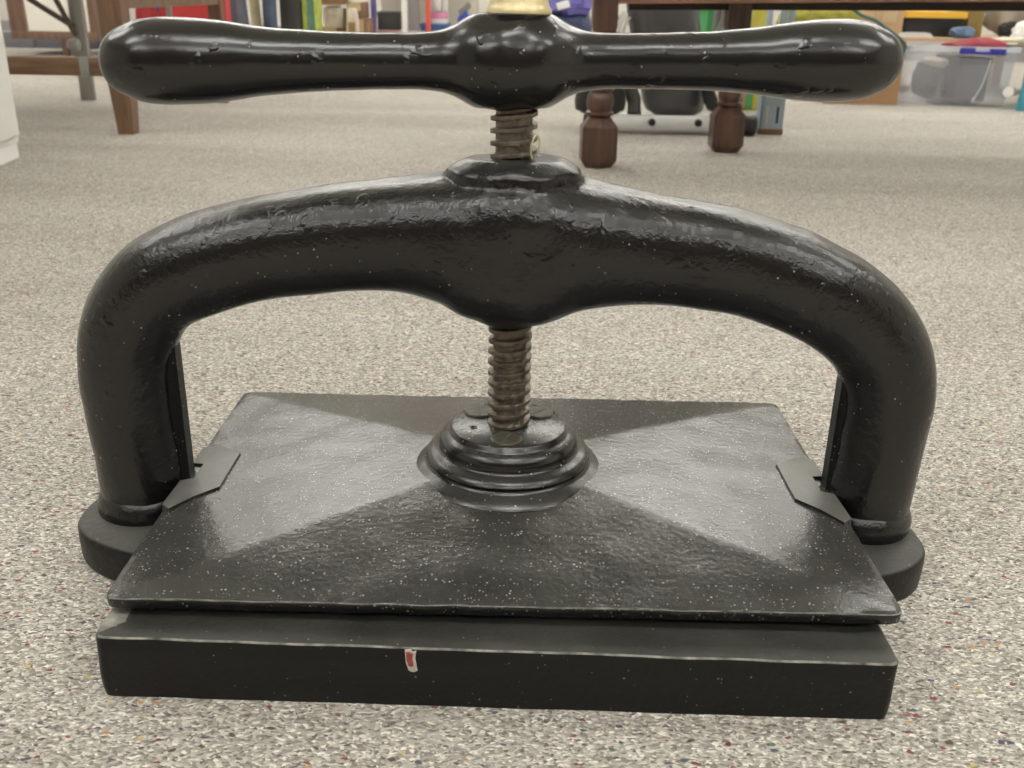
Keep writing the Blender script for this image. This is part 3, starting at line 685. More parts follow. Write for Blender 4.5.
cloth_roll(251, 261, 3.62, -0.06, M['beige'], 'thin beige roll of cloth beside the blue-grey roll', 2)
cloth_roll(263, 277, 3.44, 0.02, M['navy_cloth'], 'dull navy roll of cloth beside the black tower', 3)
# dark tower
x0, x1 = at(280, 15, 3.5).x, at(301, 15, 3.5).x; w = (x1 - x0) / 2
t = thing('black_tower', 'tall charcoal tower box standing between cloth rolls and green carton', 'tower', ((x0 + x1) / 2, 3.5, 0))
obj('cabinet', box(B(), -w, w, 0, 0.14, 0.015, 0.62, 0.004), M['charcoal'], t); obj('plinth', box(B(), -w + 0.001, w - 0.001, -0.006, 0.146, 0, 0.016, 0.002), M['black'], t)
obj('front_grille', box(B(), -w + 0.006, w - 0.006, -0.004, 0.0, 0.03, 0.60, 0.001), M['charcoal'], t)
# printed carton
x0, x1 = at(302.5, 15, 3.5).x, at(314.5, 15, 3.5).x; w = (x1 - x0) / 2
t = thing('printed_carton', 'slim lime green carton with blue-green print beside the tower', 'carton', ((x0 + x1) / 2, 3.5, 0))
obj('carton', box(B(), -w, w, 0, 0.16, 0, 0.42, 0.002), M['lime'], t); obj('print_panel', box(B(), -w * 0.25, w * 0.98, -0.002, 0, 0.02, 0.36), M['greenblue'], t)
obj('lid', box(B(), -w - 0.002, w + 0.002, -0.002, 0.162, 0.40, 0.425, 0.001), M['lime'], t)

# stacked goods between printed carton and the violet upright
Ys = 3.75
def ax(px): return at(px, 20, Ys).x
def az(px, py): return at(px, py, Ys).z
zlow = az(330, 31)
carton('cardboard_box', 'large brown box low on floor under the crumpled paper bag', ax(314), ax(346), Ys, 0.26, 0, zlow + 0.01, M['card2'], 'box', True, 'stacked cardboard boxes')
t = thing('paper_bag', 'crumpled pale paper bag in front of the brown boxes', 'bag', ((ax(322) + ax(343)) / 2, Ys, zlow + 0.0135))
bm = B(); loops = []
w = (ax(343) - ax(322)) / 2; hh = az(330, 8) - zlow - 0.014
for i in range(13):
    z = hh * i / 12
    loops.append([(w * math.copysign(abs(math.cos(a)) ** 0.5, math.cos(a)) * f, 0.07 + 0.05 * math.copysign(abs(math.sin(a)) ** 0.5, math.sin(a)) * f, z) for a in [2 * PI * k / 40 for k in range(40)]
                  for f in [1 + 0.12 * noise.noise(Vector((math.cos(a) * 3, math.sin(a) * 3, z * 30)))]])
obj('paper', loft(bm, loops), M['paper'], t, sharp=20)
obj('folded_top', box(B(), -w * 0.7, w * 0.6, 0.03, 0.10, hh - 0.004, hh + 0.008, 0.003), M['paper'], t)
carton('cardboard_box', 'brown box resting high above the crumpled paper bag', ax(319), ax(341), Ys + 0.005, 0.22, az(330, 8) + 0.012, az(330, -22), M['card'], 'box', True, 'stacked cardboard boxes')
carton('cardboard_box', 'dull brown box on floor just left of the violet upright', ax(346.5), ax(368), Ys, 0.17, 0, az(357, 20), M['card2'], 'box', True, 'stacked cardboard boxes')
carton('cardboard_box', 'small brown box on top of the stack left of the violet upright', ax(347), ax(362), Ys + 0.01, 0.2, az(357, 20) + 0.0045, az(357, 3), M['card2'], 'box', True, 'stacked cardboard boxes')
t = thing('pale_packet', 'small pale packet leaning on the stacked brown boxes', 'packet', (ax(354), Ys - 0.06, 0))
obj('pouch', lump(B(), 0, 0.02, 0, 0.05, 0.035, az(355, 8), 0.08, 4, 5, 0.5), M['paper'], t)
obj('label_panel', box(B(), -0.014, 0.014, -0.002, 0.004, 0.16, 0.2), M['card'], t)

# low shelf unit
Yf = 3.95
def fx(px): return at(px, 25, Yf).x
zsh = at(420, 31, Yf).z
t = thing('shelf_unit', 'grey shelf unit with violet and red uprights behind the handle', 'shelf')
xs0, xs1 = fx(371), fx(476)
for z in (0.06, zsh, 0.55):
    obj('shelf', box(B(), xs0, xs1, Yf, Yf + 0.34, z - 0.012, z, 0.002), M['shelf_grey'], t)
obj('back_panel', box(B(), xs0, xs1, Yf + 0.34, Yf + 0.352, 0, 0.6), M['shelf_grey'], t)
def upright(p0, p1, mat, lab=None):
    o = obj('upright', box(B(), fx(p0), fx(p1), Yf - 0.014, Yf + 0.02, 0, 0.6, 0.002), mat, t)
    if lab: o['label'] = lab
upright(371.5, 376.5, M['violet'], 'violet painted upright'); upright(402, 407.5, M['white']); upright(426, 430.5, M['redpost'], 'coral red upright'); upright(471, 477, M['shelf_grey'])
obj('divider', box(B(), fx(408), fx(419), Yf + 0.02, Yf + 0.034, zsh, 0.538), M['skirt'], t)
obj('edge_strip', box(B(), fx(377), fx(399), Yf - 0.003, Yf, zsh - 0.014, zsh), plain('dusty_pink_strip', (190, 140, 140), 0.7), t)['label'] = 'dusty pink edge strip'
def onshelf(name, label, cat, p0, p1, pt, mat, y=Yf + 0.02, dep=0.2, z0=None):
    z0 = zsh if z0 is None else z0
    return thing(name, label, cat, ((fx(p0) + fx(p1)) / 2, y, z0)), (fx(p1) - fx(p0)) / 2, at((p0 + p1) / 2, pt, y).z - z0
t, w, h = onshelf('black_box', 'squat black box on shelf right of the violet upright', 'box', 377, 398.5, 12, None)
obj('body', box(B(), -w, w, 0, 0.2, 0, h, 0.004), M['charcoal'], t); obj('lid', box(B(), -w - 0.002, w + 0.002, -0.002, 0.202, h - 0.018, h + 0.001, 0.002), M['charcoal'], t)
t, w, h = onshelf('blue_box', 'flat blue box on shelf under the pink packs', 'box', 420, 448, 24, None, dep=0.2)
obj('body', box(B(), -w, w, 0, 0.16, 0, h, 0.003), M['blue'], t); obj('lid', box(B(), -w - 0.002, w + 0.002, -0.002, 0.162, h * 0.6, h + 0.001, 0.002), M['blue'], t)
zb_ = zsh + h + 0.001
hh = at(438, 12, Yf + 0.03).z - zb_
t = thing('pink_pack', 'pink and white pack on top of the flat blue box', 'pack', ((fx(431) + fx(446)) / 2, Yf + 0.03, zb_)); w = (fx(446) - fx(431)) / 2
obj('carton', box(B(), -w, w, 0, 0.12, 0, hh, 0.002), M['white'], t); obj('pink_band', box(B(), -w - 0.001, w + 0.001, -0.001, 0.1, hh * 0.42, hh, 0.001), M['pink'], t)
z2 = zb_ + hh
t = thing('white_jar', 'white screw-top jar standing on the pink pack', 'jar', ((fx(432) + fx(440)) / 2, Yf + 0.09, z2 + 0.0012)); r = (fx(440) - fx(432)) / 2
obj('jar', lathe(B(), [(r * 0.9, 0), (r, 0.004), (r, 0.055), (r * 0.8, 0.062), (r * 0.8, 0.068)], 28), M['white'], t); obj('lid', lathe(B(), [(r * 0.88, 0.068), (r * 0.88, 0.084), (r * 0.8, 0.087), (0, 0.088)], 28), M['greenblue'], t)
t = thing('white_jar', 'white screw-top jar at right end of the pink pack', 'jar', ((fx(441) + fx(446.5)) / 2, Yf + 0.09, z2 + 0.0012)); r = (fx(446.5) - fx(441)) / 2
obj('jar', lathe(B(), [(r * 0.9, 0), (r, 0.004), (r, 0.06), (r * 0.8, 0.066), (r * 0.8, 0.072)], 28), M['white'], t); obj('lid', lathe(B(), [(r * 0.88, 0.072), (r * 0.88, 0.09), (r * 0.8, 0.093), (0, 0.094)], 28), M['bluegrey'], t)
t = thing('spray_bottle', 'royal blue bottle with grey tilted trigger head on shelf', 'bottle', (fx(464), Yf + 0.06, zsh)); r = (fx(471) - fx(456)) / 2
zz = at(464, 14, Yf).z - zsh
obj('bottle', lathe(B(), [(r * 0.9, 0), (r, 0.006), (r, zz * 0.7), (r * 0.8, zz * 0.9), (r * 0.4, zz), (r * 0.36, zz + 0.01)], 32), M['royal'], t)
obj('label_panel', box(B(), -r * 0.1, r * 0.55, -r * 1.0, -r * 0.8, zz * 0.1, zz * 0.45, 0.001), M['white'], t)
bm = box(B(), -0.032, 0.030, -0.012, 0.012, -0.012, 0.014, 0.004); bmesh.ops.rotate(bm, verts=bm.verts, cent=(0, 0, 0), matrix=Matrix.Rotation(-0.7, 3, 'Y')); bmesh.ops.translate(bm, verts=bm.verts, vec=(0.002, 0, zz + 0.02))
obj('trigger_head', bm, plain('grey_trigger', (140, 138, 140), 0.5), t)

# ------------------------------------------------------------------ right background
# blue bag behind the brass nut
Yb = 3.0
t = thing('blue_bag', 'navy and violet plastic bag slumped behind the hub of the handle', 'bag', (at(568, 20, Yb).x, Yb + 0.12, 0))
w = at(596, 20, Yb).x - at(545, 20, Yb).x
obj('body', lump(B(), 0, 0, 0, w, 0.24, at(570, 9, Yb).z, 0.10, 3, 8, 0.5), M['navy'], t)
obj('folded_top', lump(B(), 0.0, -0.01, at(570, 11, Yb).z - 0.02, w * 0.96, 0.22, 0.09, 0.18, 3.4, 11, 0.6), M['lavender'], t)
tg = at(563, 5, Yb)
bm = box(B(), -0.022, 0.022, -0.003, 0.003, -0.012, 0.012, 0.001); bmesh.ops.rotate(bm, verts=bm.verts, cent=(0, 0, 0), matrix=Matrix.Rotation(-0.3, 3, 'Y'))
bmesh.ops.translate(bm, verts=bm.verts, vec=(tg.x - t.location.x, -0.135, tg.z)); obj('paper_tag', bm, M['white'], t)

# dark table with turned octagonal legs
L1, L2 = fl(598, 169), fl(727, 153.5)
tb = thing('turned_leg_table', 'low dark wooden table with turned octagonal legs at right', 'table')
tilt = 0.011
def turned_leg(x, y):
    g = B()
    R8 = 0.0415
    lathe(g, [(R8 * 0.72, 0.0), (R8 * 0.97, 0.013), (R8, 0.016), (R8, 0.081), (R8 * 0.52, 0.1035)], 6, org=(x, y, 0), ang0=PI / 2 + 0.08)
    lathe(g, [(0.024, 0.102), (0.0285, 0.105), (0.0285, 0.110), (0.0235, 0.113), (0.026, 0.119), (0.0275, 0.130), (0.0255, 0.142), (0.021, 0.149), (0.0265, 0.152), (0.0265, 0.157), (0.021, 0.16), (0.023, 0.19), (0.026, 0.215), (0.024, 0.235), (0.02, 0.248), (0.0275, 0.252), (0.0275, 0.262), (0.022, 0.266)], 36, org=(x, y, 0))
    lathe(g, [(0.030, 0.263), (0.034, 0.272), (0.034, 0.41)], 4, org=(x, y, 0), ang0=PI / 4)
    o = obj('leg', g, M['darkwood'], tb, sharp=25)
    return o
turned_leg(L1.x, L1.y + 0.03); turned_leg(L2.x, L2.y + 0.03)
turned_leg(L1.x + 1.15, L1.y + 0.03); turned_leg(L2.x + 0.9, L2.y + 0.03)
yA = L1.y + 0.03
z1 = at(622, 4.0, yA - 0.012).z; z2_ = at(1020, 1.6, yA - 0.012).z
g = B(); vs = []
x0_, x1_ = L1.x + 0.018, L1.x + 1.15
zr = z1 + (z2_ - z1) / (at(1020, 2, yA).x - at(622, 4, yA).x) * (x1_ - x0_)
loft(g, [[(x, yA - 0.012, z), (x, yA + 0.012, z), (x, yA + 0.012, z + 0.085), (x, yA - 0.012, z + 0.085)] for x, z in ((x0_, z1), (x1_, zr))])
obj('front_apron', g, M['darkwood_x'], tb)
yB = L2.y + 0.03
zb1 = at(700, 10.0, yB).z; zb2 = at(1020, 11.0, yB).z
xb0, xb1 = at(628, 9, yB).x, L2.x + 1.0
zbr = zb1 + (zb2 - zb1) / (at(1020, 11, yB).x - at(700, 10, yB).x) * (xb1 - at(700, 10, yB).x)
zbl = zb1 + (zb2 - zb1) / (at(1020, 11, yB).x - at(700, 10, yB).x) * (xb0 - at(700, 10, yB).x)
g = B(); loft(g, [[(x, yB - 0.012, z), (x, yB + 0.012, z), (x, yB + 0.012, z + 0.10), (x, yB - 0.012, z + 0.10)] for x, z in ((xb0, zbl), (xb1, zbr))])
obj('back_apron', g, wood('shade_darkened_rail_wood', (40, 31, 26), (58, 46, 38), 0, 0.5), tb)  # rail wood coloured darker to stand in for the tabletop's shade
obj('tabletop', box(B(), L1.x - 0.06, L1.x + 1.22, yA - 0.07, yB + 0.10, 0.405, 0.432, 0.006), M['darkwood_x'], tb)

# exercise machine behind it
Ye = 2.02
cA, cB = at(618, 121, Ye), at(757, 126, Ye)
t = thing('exercise_machine', 'black exercise machine on silver tube foot behind turned table legs', 'exercise machine', (0, 0, 0))
rt = 0.0215
pA = Vector((at(592, 119, Ye).x, Ye, rt + 0.003)); pB = Vector((at(748, 126, Ye).x, Ye, rt + 0.003))
obj('stabiliser_tube', tube(B(), [pA, pA.lerp(pB, 0.5), pB], rt, 28), M['silver'], t)
for p, s in ((pA, -1), (pB, 1)):
    obj('end_cap', lathe(B(), [(rt + 0.0025, -0.012), (rt + 0.004, -0.008), (rt + 0.004, 0.016), (rt - 0.004, 0.022), (0, 0.023)] if s > 0 else [(0, -0.023), (rt - 0.004, -0.022), (rt + 0.004, -0.016), (rt + 0.004, 0.008), (rt + 0.0025, 0.012)], 28, 'x', org=(p.x, p.y, p.z + 0.001)), M['black'], t)
for px in (652, 698.5):
    q = at(px, 121, Ye - rt)
    obj('bolt', lathe(B(), [(0.0095, 0.004), (0.0095, -0.004), (0.007, -0.009), (0.0, -0.010)], 20, 'y', org=(q.x, Ye - rt, pA.z + 0.006)), M['black'], t)
Yh = Ye + 0.10
hb_ = [(at(674.5, 117, Yh), 0.02), (at(674.5, 115, Yh), 0.055), (at(674, 110, Yh), 0.074), (at(673.5, 103, Yh), 0.081), (at(672.5, 90, Yh), 0.085), (at(668, 60, Yh), 0.088), (at(663, 12, Yh), 0.092), (at(660, -30, Yh), 0.094)]
obj('housing', loft(B(), [[(c.x + r * math.cos(2 * PI * k / 40), Yh + r * 0.8 * math.sin(2 * PI * k / 40), c.z) for k in range(40)] for c, r in hb_]), M['gloss_black'], t)
# upright carrying the housing
q0 = at(633, 112, Ye + 0.05); q1 = at(612, 40, Ye + 0.08)
obj('frame_arm', tube(B(), [(q0.x, Ye + 0.02, rt + 0.02), (q0.x, Ye + 0.04, q0.z + 0.03), (q1.x, Ye + 0.07, q1.z), (q1.x - 0.03, Ye + 0.1, 0.5)], 0.019, 16), M['charcoal'], t)
q = at(599, 100, Ye + 0.06)
obj('pedal_guard', loft(B(), [[(q.x + 0.066 * u * math.copysign(abs(math.cos(a)) ** 0.5, math.cos(a)), Ye + 0.02 + 0.03 * math.sin(a), q.z + 0.028 * v) for a in [2 * PI * k / 24 for k in range(24)]] for u, v in ((0.7, -1), (0.95, -0.7), (1, 0), (0.92, 1), (0.7, 1.6))]), M['black'], t)
q = at(711, 99, Ye + 0.02)
obj('pedal_guard', loft(B(), [[(q.x + 0.020 * u * math.cos(a) + v * -0.012, Ye + 0.03 + 0.02 * math.sin(a), q.z + 0.03 * v) for a in [2 * PI * k / 24 for k in range(24)]] for u, v in ((0.7, -1), (1, -0.4), (0.9, 0.6), (0.6, 1.2))]), M['black'], t)
q = at(621, 22, Ye + 0.02)
obj('foot_strap', bar(B(), (q.x - 0.018, Ye + 0.04, q.z - 0.04), (q.x + 0.012, Ye + 0.04, q.z + 0.022), 0.014, 0.01), M['white'], t)
q = at(627, 23, Ye + 0.02)
obj('foot_strap', bar(B(), (q.x - 0.016, Ye + 0.05, q.z - 0.04), (q.x + 0.008, Ye + 0.05, q.z + 0.014), 0.008, 0.01), M['white'], t)
p_ = [at(727, 40, Ye + 0.2), at(738, 25, Ye + 0.2)]
obj('seat_block', box(B(), at(720, 20, 2.3).x, at(753, 20, 2.3).x, 2.3, 2.42, at(735, 60, 2.3).z, at(735, 5, 2.3).z, 0.015), M['black'], t)
obj('seat_post', tube(B(), [(at(737, 100, 2.36).x, 2.36, 0.001), (at(737, 20, 2.36).x, 2.36, 0.25)], 0.02, 16), M['black'], t)
obj('crank_arm', tube(B(), [at(718, 34, 2.15), at(724, 20, 2.15), at(726, 6, 2.15)], 0.009, 10), M['grey_steel'], t)

# green tub
Yq = 2.55
t = thing('green_tub', 'green two-tone plastic tub just right of the black machine housing', 'tub', (at(707, 20, Yq).x, Yq + 0.1, 0))
zt = at(707, 9, Yq).z
a_, b_, c_ = at(696, 12, Yq).x - t.location.x, at(709, 12, Yq).x - t.location.x, at(717, 12, Yq).x - t.location.x
obj('tub', loft(B(), [[(x * f, y * f, z) for x, y in rrect(a_, c_, -0.09, 0.09, 0.012)] for f, z in ((0.72, 0), (0.9, zt * 0.8), (1, zt))]), M['green'], t, sharp=30)
obj('side_panel', loft(B(), [[(x * f, y * f, z) for x, y in ((b_, -0.0925), (c_ - 0.006, -0.0925), (c_ - 0.006, -0.088), (b_, -0.088))] for f, z in ((0.735, 0.01), (0.9, zt * 0.8), (0.99, zt - 0.004))]), M['green_dark'], t)
obj('rim', loft(B(), [[(x, y, z) for x, y in rrect(a_ - 0.003, c_ + 0.003, -0.094, 0.094, 0.014)] for z in (zt - 0.004, zt + 0.004)]), M['green'], t)

# yellow printed carton + steel upright
Yp = 2.6
x0, x1 = at(735, 20, Yp).x, at(769, 20, Yp).x; w = (x1 - x0) / 2; zt = at(752, 6, Yp).z
t = thing('yellow_carton', 'olive yellow printed carton behind the blue-grey steel upright', 'carton', ((x0 + x1) / 2, Yp, 0))
obj('carton', box(B(), -w, w, 0, 0.12, 0, zt, 0.003), M['yellow'], t)
obj('print_band', box(B(), -w * 0.95, w * 0.1, -0.002, 0, 0.004, zt * 0.28), M['card'], t); obj('print_patch', box(B(), w * 0.1, w * 0.55, -0.002, 0, 0.004, zt * 0.28), M['green_dark'], t)
U0 = fl(770, 134.5)
t = thing('steel_upright', 'blue-grey slotted steel upright standing on carpet behind dark table', 'upright', (U0.x, U0.y, 0))
uy = U0.y; wu = (at(782, 115, uy).x - at(758.5, 115, uy).x) / 2
g = B(); box(g, -wu, wu, 0, 0.004, 0.012, 0.11, 0.001)
box(g, -wu * 0.25, wu * 0.35, 0, 0.004, 0.108, 0.60); box(g, wu * 0.45, wu, 0, 0.004, 0.108, 0.60); box(g, -wu, -wu + 0.004, 0, 0.05, 0.012, 0.60)
obj('angle_post', g, M['bluegrey'], t, smooth=False)
for dx in (-0.45, 0.45):
    obj('slot', box(B(), wu * dx - 0.003, wu * dx + 0.003, -0.0012, 0.001, 0.028, 0.07, 0.001), M['shelf_grey'] if dx < 0 else M['black'], t)
obj('foot', box(B(), -wu - 0.002, wu + 0.002, -0.003, 0.052, 0, 0.014, 0.002), M['card2'], t)
# olive bag
Yo = 3.32
x0, x1 = at(788, 20, Yo).x, at(866, 20, Yo).x
t = thing('olive_bag', 'mottled olive fabric bag behind right arm of the handle', 'bag', ((x0 + x1) / 2, Yo + 0.1, 0))
zt = at(825, 5, Yo).z
obj('body', lump(B(), 0, 0, 0, (x1 - x0) * 1.02, 0.22, zt, 0.05, 3, 14, 0.35), M['olive'], t)
obj('strap', tube(B(), catmull([(-0.06, -0.10, zt * 0.8), (-0.05, -0.115, zt * 0.4), (0.05, -0.115, zt * 0.4), (0.06, -0.10, zt * 0.8)], 6), 0.008, 8), M['olive_box'], t)
# white board lying on the floor + dark strip
a0, a1 = fl(792, 101), fl(828, 102.5)
t = thing('white_plank', 'white plank lying flat on carpet under right bulb of the handle', 'plank', ((a0.x + a1.x) / 2, a0.y, 0))
w = (a1.x - a0.x) / 2
obj('board', box(B(), -w, w, 0, 0.10, 0.0, 0.016, 0.002), M['white'], t); obj('edge_band', box(B(), -w, w, -0.002, 0, 0.001, 0.015), M['white_cloth'], t)

# open cardboard box
Yk = 2.86
x0, x1 = at(826, 90, Yk).x, at(899, 90, Yk).x; w = (x1 - x0) / 2; zt = at(890, 41, Yk).z
t = thing('cardboard_box', 'brown cardboard box on carpet beside the clear storage bin', 'box', ((x0 + x1) / 2, Yk, 0))
g = B(); th = 0.005
box(g, -w, w, 0, th, 0, zt); box(g, -w, w, 0.34 - th, 0.34, 0, zt); box(g, -w, -w + th, th, 0.34 - th, 0, zt); box(g, w - th, w, th, 0.34 - th, 0, zt); box(g, -w + th, w - th, th, 0.34 - th, 0, th)
obj('carton', g, M['card'], t, smooth=False)
g = B(); loft(g, [[(-w + 0.004, -0.001, zt), (w - 0.004, -0.001, zt), (w - 0.004, 0.004, zt), (-w + 0.004, 0.004, zt)], [(-w + 0.01, 0.12, zt + 0.016), (w - 0.01, 0.12, zt + 0.016), (w - 0.01, 0.124, zt + 0.020), (-w + 0.01, 0.124, zt + 0.020)]]); obj('flap', g, M['card'], t)
g = B(); loft(g, [[(-w + 0.004, 0.336, zt), (w - 0.004, 0.336, zt), (w - 0.004, 0.341, zt), (-w + 0.004, 0.341, zt)], [(-w + 0.01, 0.2, zt + 0.01), (w - 0.01, 0.2, zt + 0.01), (w - 0.01, 0.204, zt + 0.015), (-w + 0.01, 0.204, zt + 0.015)]]); obj('flap', g, M['card'], t)
q = at(893, 80, Yk)
bm = box(B(), -0.012, 0.012, -0.002, 0.0005, -0.005, 0.005); bmesh.ops.rotate(bm, verts=bm.verts, cent=(0, 0, 0), matrix=Matrix.Rotation(-0.8, 3, 'Y')); bmesh.ops.translate(bm, verts=bm.verts, vec=(q.x - t.location.x, 0, q.z))
obj('tape_scrap', bm, M['tape'], t)

# clear storage bin
Ycb = 2.84
x0, x1 = at(907, 75, Ycb).x, at(1016, 75, Ycb).x; w = (x1 - x0) / 2
zt = at(960, 46.5, Ycb).z
bin_ = thing('storage_bin', 'clear milky plastic storage bin with ultramarine latch', 'storage bin', ((x0 + x1) / 2, Ycb + 0.16, 0))
def bloop(f, z, gx=0.0): return [(x, y, z) for x, y in rrect(-w * f - gx, w * f + gx, -0.16 * f - gx, 0.16 * f + gx, 0.025)]
obj('tub', loft(B(), [bloop(0.94, 0.006), bloop(0.96, 0.02), bloop(1.0, zt - 0.012), bloop(0.985, zt - 0.012), bloop(0.945, 0.022), bloop(0.92, 0.012)], True), M['clear'], bin_, sharp=40)
obj('rim', loft(B(), [bloop(1.0, zt - 0.016, 0.008), bloop(1.0, zt, 0.008), bloop(1.0, zt, -0.002), bloop(1.0, zt - 0.016, -0.002), bloop(1.0, zt - 0.016, 0.008)], False), plain('milky_rim', (206, 206, 208), 0.4), bin_)
def lx(px): return at(px, 52, Ycb - 0.012).x - bin_.location.x
zc = at(985, 51.5, Ycb - 0.012).z
g = B(); box(g, lx(960), lx(974), -0.184, -0.168, zc - 0.008, zc + 0.011, 0.002); box(g, lx(990), lx(1005), -0.184, -0.168, zc - 0.010, zc + 0.009, 0.002); box(g, lx(970), lx(994), -0.184, -0.168, zc - 0.009, zc + 0.0, 0.002)
obj('latch', g, M['latch'], bin_)['label'] = 'ultramarine latch'
# dark goods inside it
def inbin(px0, px1, pt, y, dep, mat, label, name, cat, bev=0.01):
    x0, x1 = at(px0, 75, y).x, at(px1, 75, y).x; w = (x1 - x0) / 2; z = at((px0 + px1) / 2, pt, y).z
    t = thing(name, label, cat, ((x0 + x1) / 2, y, 0.013)); 
    obj('body', box(B(), -w, w, 0, dep, 0, z - 0.013, bev), mat, t); obj('lid', box(B(), -w - 0.001, w + 0.001, -0.002, dep + 0.001, z - 0.035, z - 0.012, 0.003), mat, t)
    return t
inbin(957, 990, 58, Ycb + 0.045, 0.2, M['black_soft'], 'dark case inside the clear bin below its latch', 'dark_case', 'case')
t = thing('dark_bundle', 'dark cloth bundle inside the clear bin at its left end', 'bundle', (at(930, 80, Ycb + 0.15).x, Ycb + 0.16, 0.013))
obj('cloth', lump(B(), 0, 0, 0, 0.075, 0.2, 0.125, 0.15, 3, 4, 0.7), M['black_soft'], t)
obj('fold', lump(B(), 0.0, -0.03, 0.10, 0.06, 0.12, 0.035, 0.2, 3, 6, 0.7), M['grey_cloth'], t)
q0, q1 = at(992, 60, Ycb + 0.03), at(979, 90, Ycb + 0.03)
t = thing('white_rod', 'thin white rod leaning inside the clear bin', 'rod', (q1.x, Ycb + 0.036, 0.013))
obj('rod', tube(B(), [(-0.012, 0, 0.003), (0.01, 0, 0.055), (q0.x - q1.x, 0, q0.z - 0.013)], 0.003, 8), M['white'], t); obj('tip', lathe(B(), [(0.0045, 0), (0.0045, 0.012), (0.003, 0.014)], 12, org=(-0.012, 0, 0.0)), M['white'], t)
# things lying on top of the bin and behind it
zl = zt
t = thing('crimson_cloth', 'crimson folded cloth draped on the rim of the clear bin', 'cloth', (at(975, 42, Ycb + 0.08).x, Ycb + 0.085, zl - 0.002))
g = B(); L_ = []
wc = (at(999, 42, Ycb + 0.08).x - at(950, 42, Ycb + 0.08).x) / 2
for i in range(25):
    u = -1 + 2 * i / 24; hgt = 0.023 * (0.25 + 0.75 * min(1, (u + 1.0) * 1.2)) * (1 if u < 0.8 else 1 - (u - 0.8))
    L_.append([(wc * u, 0.07 * c, 0.002 + max(0, s) * hgt * (1 + 0.3 * noise.noise(Vector((u * 3, c * 2, 2)))) - (0.004 if s < 0 else 0)) for c, s in [(math.cos(2 * PI * k / 24), math.sin(2 * PI * k / 24)) for k in range(24)]])
obj('cloth', loft(g, L_), M['crimson'], t); 
obj('hem', tube(B(), [(-wc * 0.9, -0.071, 0.003), (0, -0.073, 0.004), (wc * 0.95, -0.071, 0.003)], 0.003, 8), M['crimson'], t)
def soft(name, label, cat, px0, px1, pb, pt, y, dep, mat, seed, z0=None, amp=0.2):
    x0, x1 = at(px0, 40, y).x, at(px1, 40, y).x; zb = at(px0, pb, y).z if z0 is None else z0; zt_ = at((px0 + px1) / 2, pt, y).z
    t = thing(name, label, cat, ((x0 + x1) / 2, y, zb))
    obj('cloth', lump(B(), 0, 0, 0, x1 - x0, dep, zt_ - zb, amp, 3, seed, 0.7), mat, t)
    obj('fold', lump(B(), (x1 - x0) * 0.1, -dep * 0.2, (zt_ - zb) * 0.55, (x1 - x0) * 0.55, dep * 0.5, (zt_ - zb) * 0.5, amp, 3, seed + 9, 0.7), mat, t)
    return t
soft('cream_cloth', 'cream folded cloth resting in the bin right of crimson cloth', 'cloth', 990, 1026, 46, 37.5, Ycb + 0.14, 0.15, M['cream_cloth'], 21, zl - 0.004)
soft('white_cloth', 'white crumpled cloth at right edge above the clear bin', 'cloth', 1013, 1052, 46, 21, Ycb + 0.20, 0.12, M['white_cloth'], 22, zl - 0.003)
# behind the bin: a low bench carrying boxes
Yn = 3.3
zn = at(930, 37.5, Yn).z
xb0, xb1 = at(878, 36, Yn).x, at(1060, 36, Yn).x
t = thing('low_bench', 'tan low bench behind the clear bin carrying boxes', 'bench', (0, Yn, 0))
obj('bench_top', box(B(), xb0, xb1, 0, 0.4, zn - 0.03, zn, 0.003), M['card_tan'], t)
for x in (xb0 + 0.05, xb1 - 0.05):
    for yy in (0.05, 0.35): obj('leg', box(B(), x - 0.02, x + 0.02, yy - 0.02, yy + 0.02, 0, zn - 0.03, 0.002), M['card_tan'], t)
def nb(px0, px1, pt, y, dep=0.18): 
    x0, x1 = at(px0, 25, y).x, at(px1, 25, y).x; return (x0 + x1) / 2, (x1 - x0) / 2, at((px0 + px1) / 2, pt, y).z - zn
c, w, h = nb(903, 966, 18, Yn + 0.06)
t = thing('yellow_lidded_crate', 'black crate with amber yellow lid behind the clear bin', 'crate', (c, Yn + 0.06, zn))
obj('body', loft(B(), [[(x * f, 0.1 + (y - 0.1) * f, z) for x, y in rrect(-w, w, 0, 0.2, 0.015)] for f, z in ((0.93, 0), (1, h))]), M['black'], t, sharp=30)
obj('lid', loft(B(), [[(x, y, z) for x, y in rrect(-w - 0.004, w + 0.004, -0.006, 0.206, 0.016)] for z in (h, h + 0.022)]), M['orange'], t, sharp=30)
c, w, h = nb(872, 901, 8, Yn + 0.05)
carton('tan_box', 'plain tan box behind the brown cardboard box', c - w, c + w, Yn + 0.03, 0.2, zn, zn + h, M['card_tan'])
c, w, h = nb(967, 983, 9, Yn + 0.08)
carton('olive_box', 'olive brown box right of the yellow lidded crate', c - w, c + w, Yn + 0.08, 0.2, zn, zn + h, M['olive_box'], tape=False)
soft('grey_blanket', 'grey beige blanket bundle on bench at the right edge', 'blanket', 984, 1060, 37, -6, Yn + 0.15, 0.2, M['grey_cloth'], 31, zn)
soft('dark_bundle', 'dark cloth heap on bench in front of grey blanket', 'bundle', 997, 1022, 37, 22, Yn + 0.02, 0.05, M['black_soft'], 33, zn)
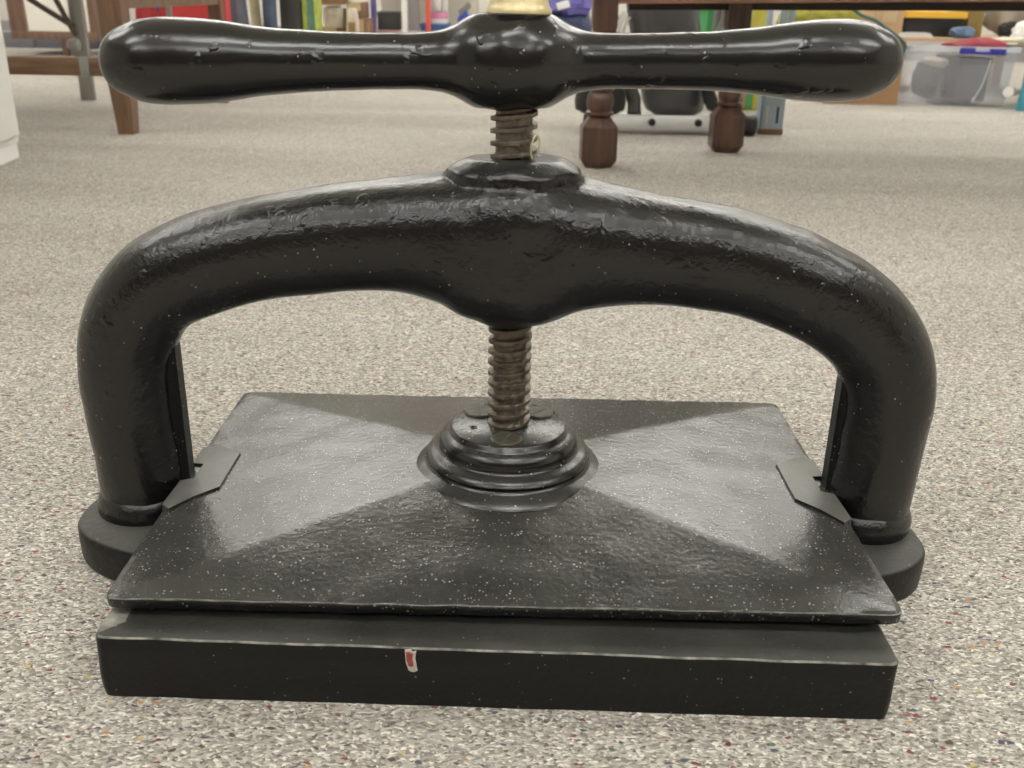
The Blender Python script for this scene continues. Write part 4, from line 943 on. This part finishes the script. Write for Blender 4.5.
soft('pale_blue_cloth', 'pale blue patterned cloth on bench above the crimson cloth', 'cloth', 949, 972, 37, 27, Yn + 0.02, 0.06, M['pale_blue'], 35, zn)
a0 = at(916, 36, Yn + 0.02)
t = thing('paper_stack', 'small stack of white papers on the bench edge', 'papers', (a0.x, Yn + 0.03, zn))
g = B()
for i in range(4):
    box(g, -0.07 + 0.004 * i, 0.06 - 0.003 * i, -0.02, 0.02, 0.0035 * i, 0.0035 * i + 0.0032)
obj('sheets', g, M['white_cloth'], t, smooth=False); obj('top_sheet', box(B(), -0.05, 0.04, -0.021, 0.018, 0.0142, 0.0155), M['white'], t)
# teal cord over the box and teal tub at the right edge
t = thing('teal_rope', 'dark teal rope looped over the brown cardboard box', 'rope', (0, 0, 0))
P = [at(853, 9, 2.84), at(863, 16, 2.83), at(875, 20, 2.83), at(886, 28, 2.83), at(897, 36, 2.835), at(905, 44, 2.84), at(904, 52, 2.84), at(899, 60, 2.84)]
obj('strand', tube(B(), catmull([tuple(p) for p in P], 6), 0.005, 12), M['teal_dark'], t)
obj('end_knot', lathe(B(), [(0.008, -0.012), (0.011, -0.008), (0.011, 0.008), (0.006, 0.012)], 16, org=P[-1]), M['teal_dark'], t)
Yt = 2.74
x0, x1 = at(1011, 103, Yt).x, at(1075, 103, Yt).x; zt2 = at(1020, 50, Yt).z; w = (x1 - x0) / 2
t = thing('teal_tub', 'teal plastic tub cut by the right edge beside clear bin', 'tub', ((x0 + x1) / 2 + 0.065, Yt + 0.07, 0.0), -0.47)
obj('tub', loft(B(), [[(x * f, y * f, z) for x, y in rrect(-w, w, -0.12, 0.12, 0.02)] for f, z in ((0.98, 0), (1.0, 0.01), (0.86, zt2 * 0.93), (0.88, zt2 * 0.94), (0.87, zt2))]), M['teal'], t, sharp=30)
q = at(1024, 93, Yt)
obj('label_spot', lathe(B(), [(0.016, 0.003), (0.016, -0.003), (0.0, -0.003)], 24, 'y', org=(q.x - t.location.x, -0.122, q.z)), M['white'], t)
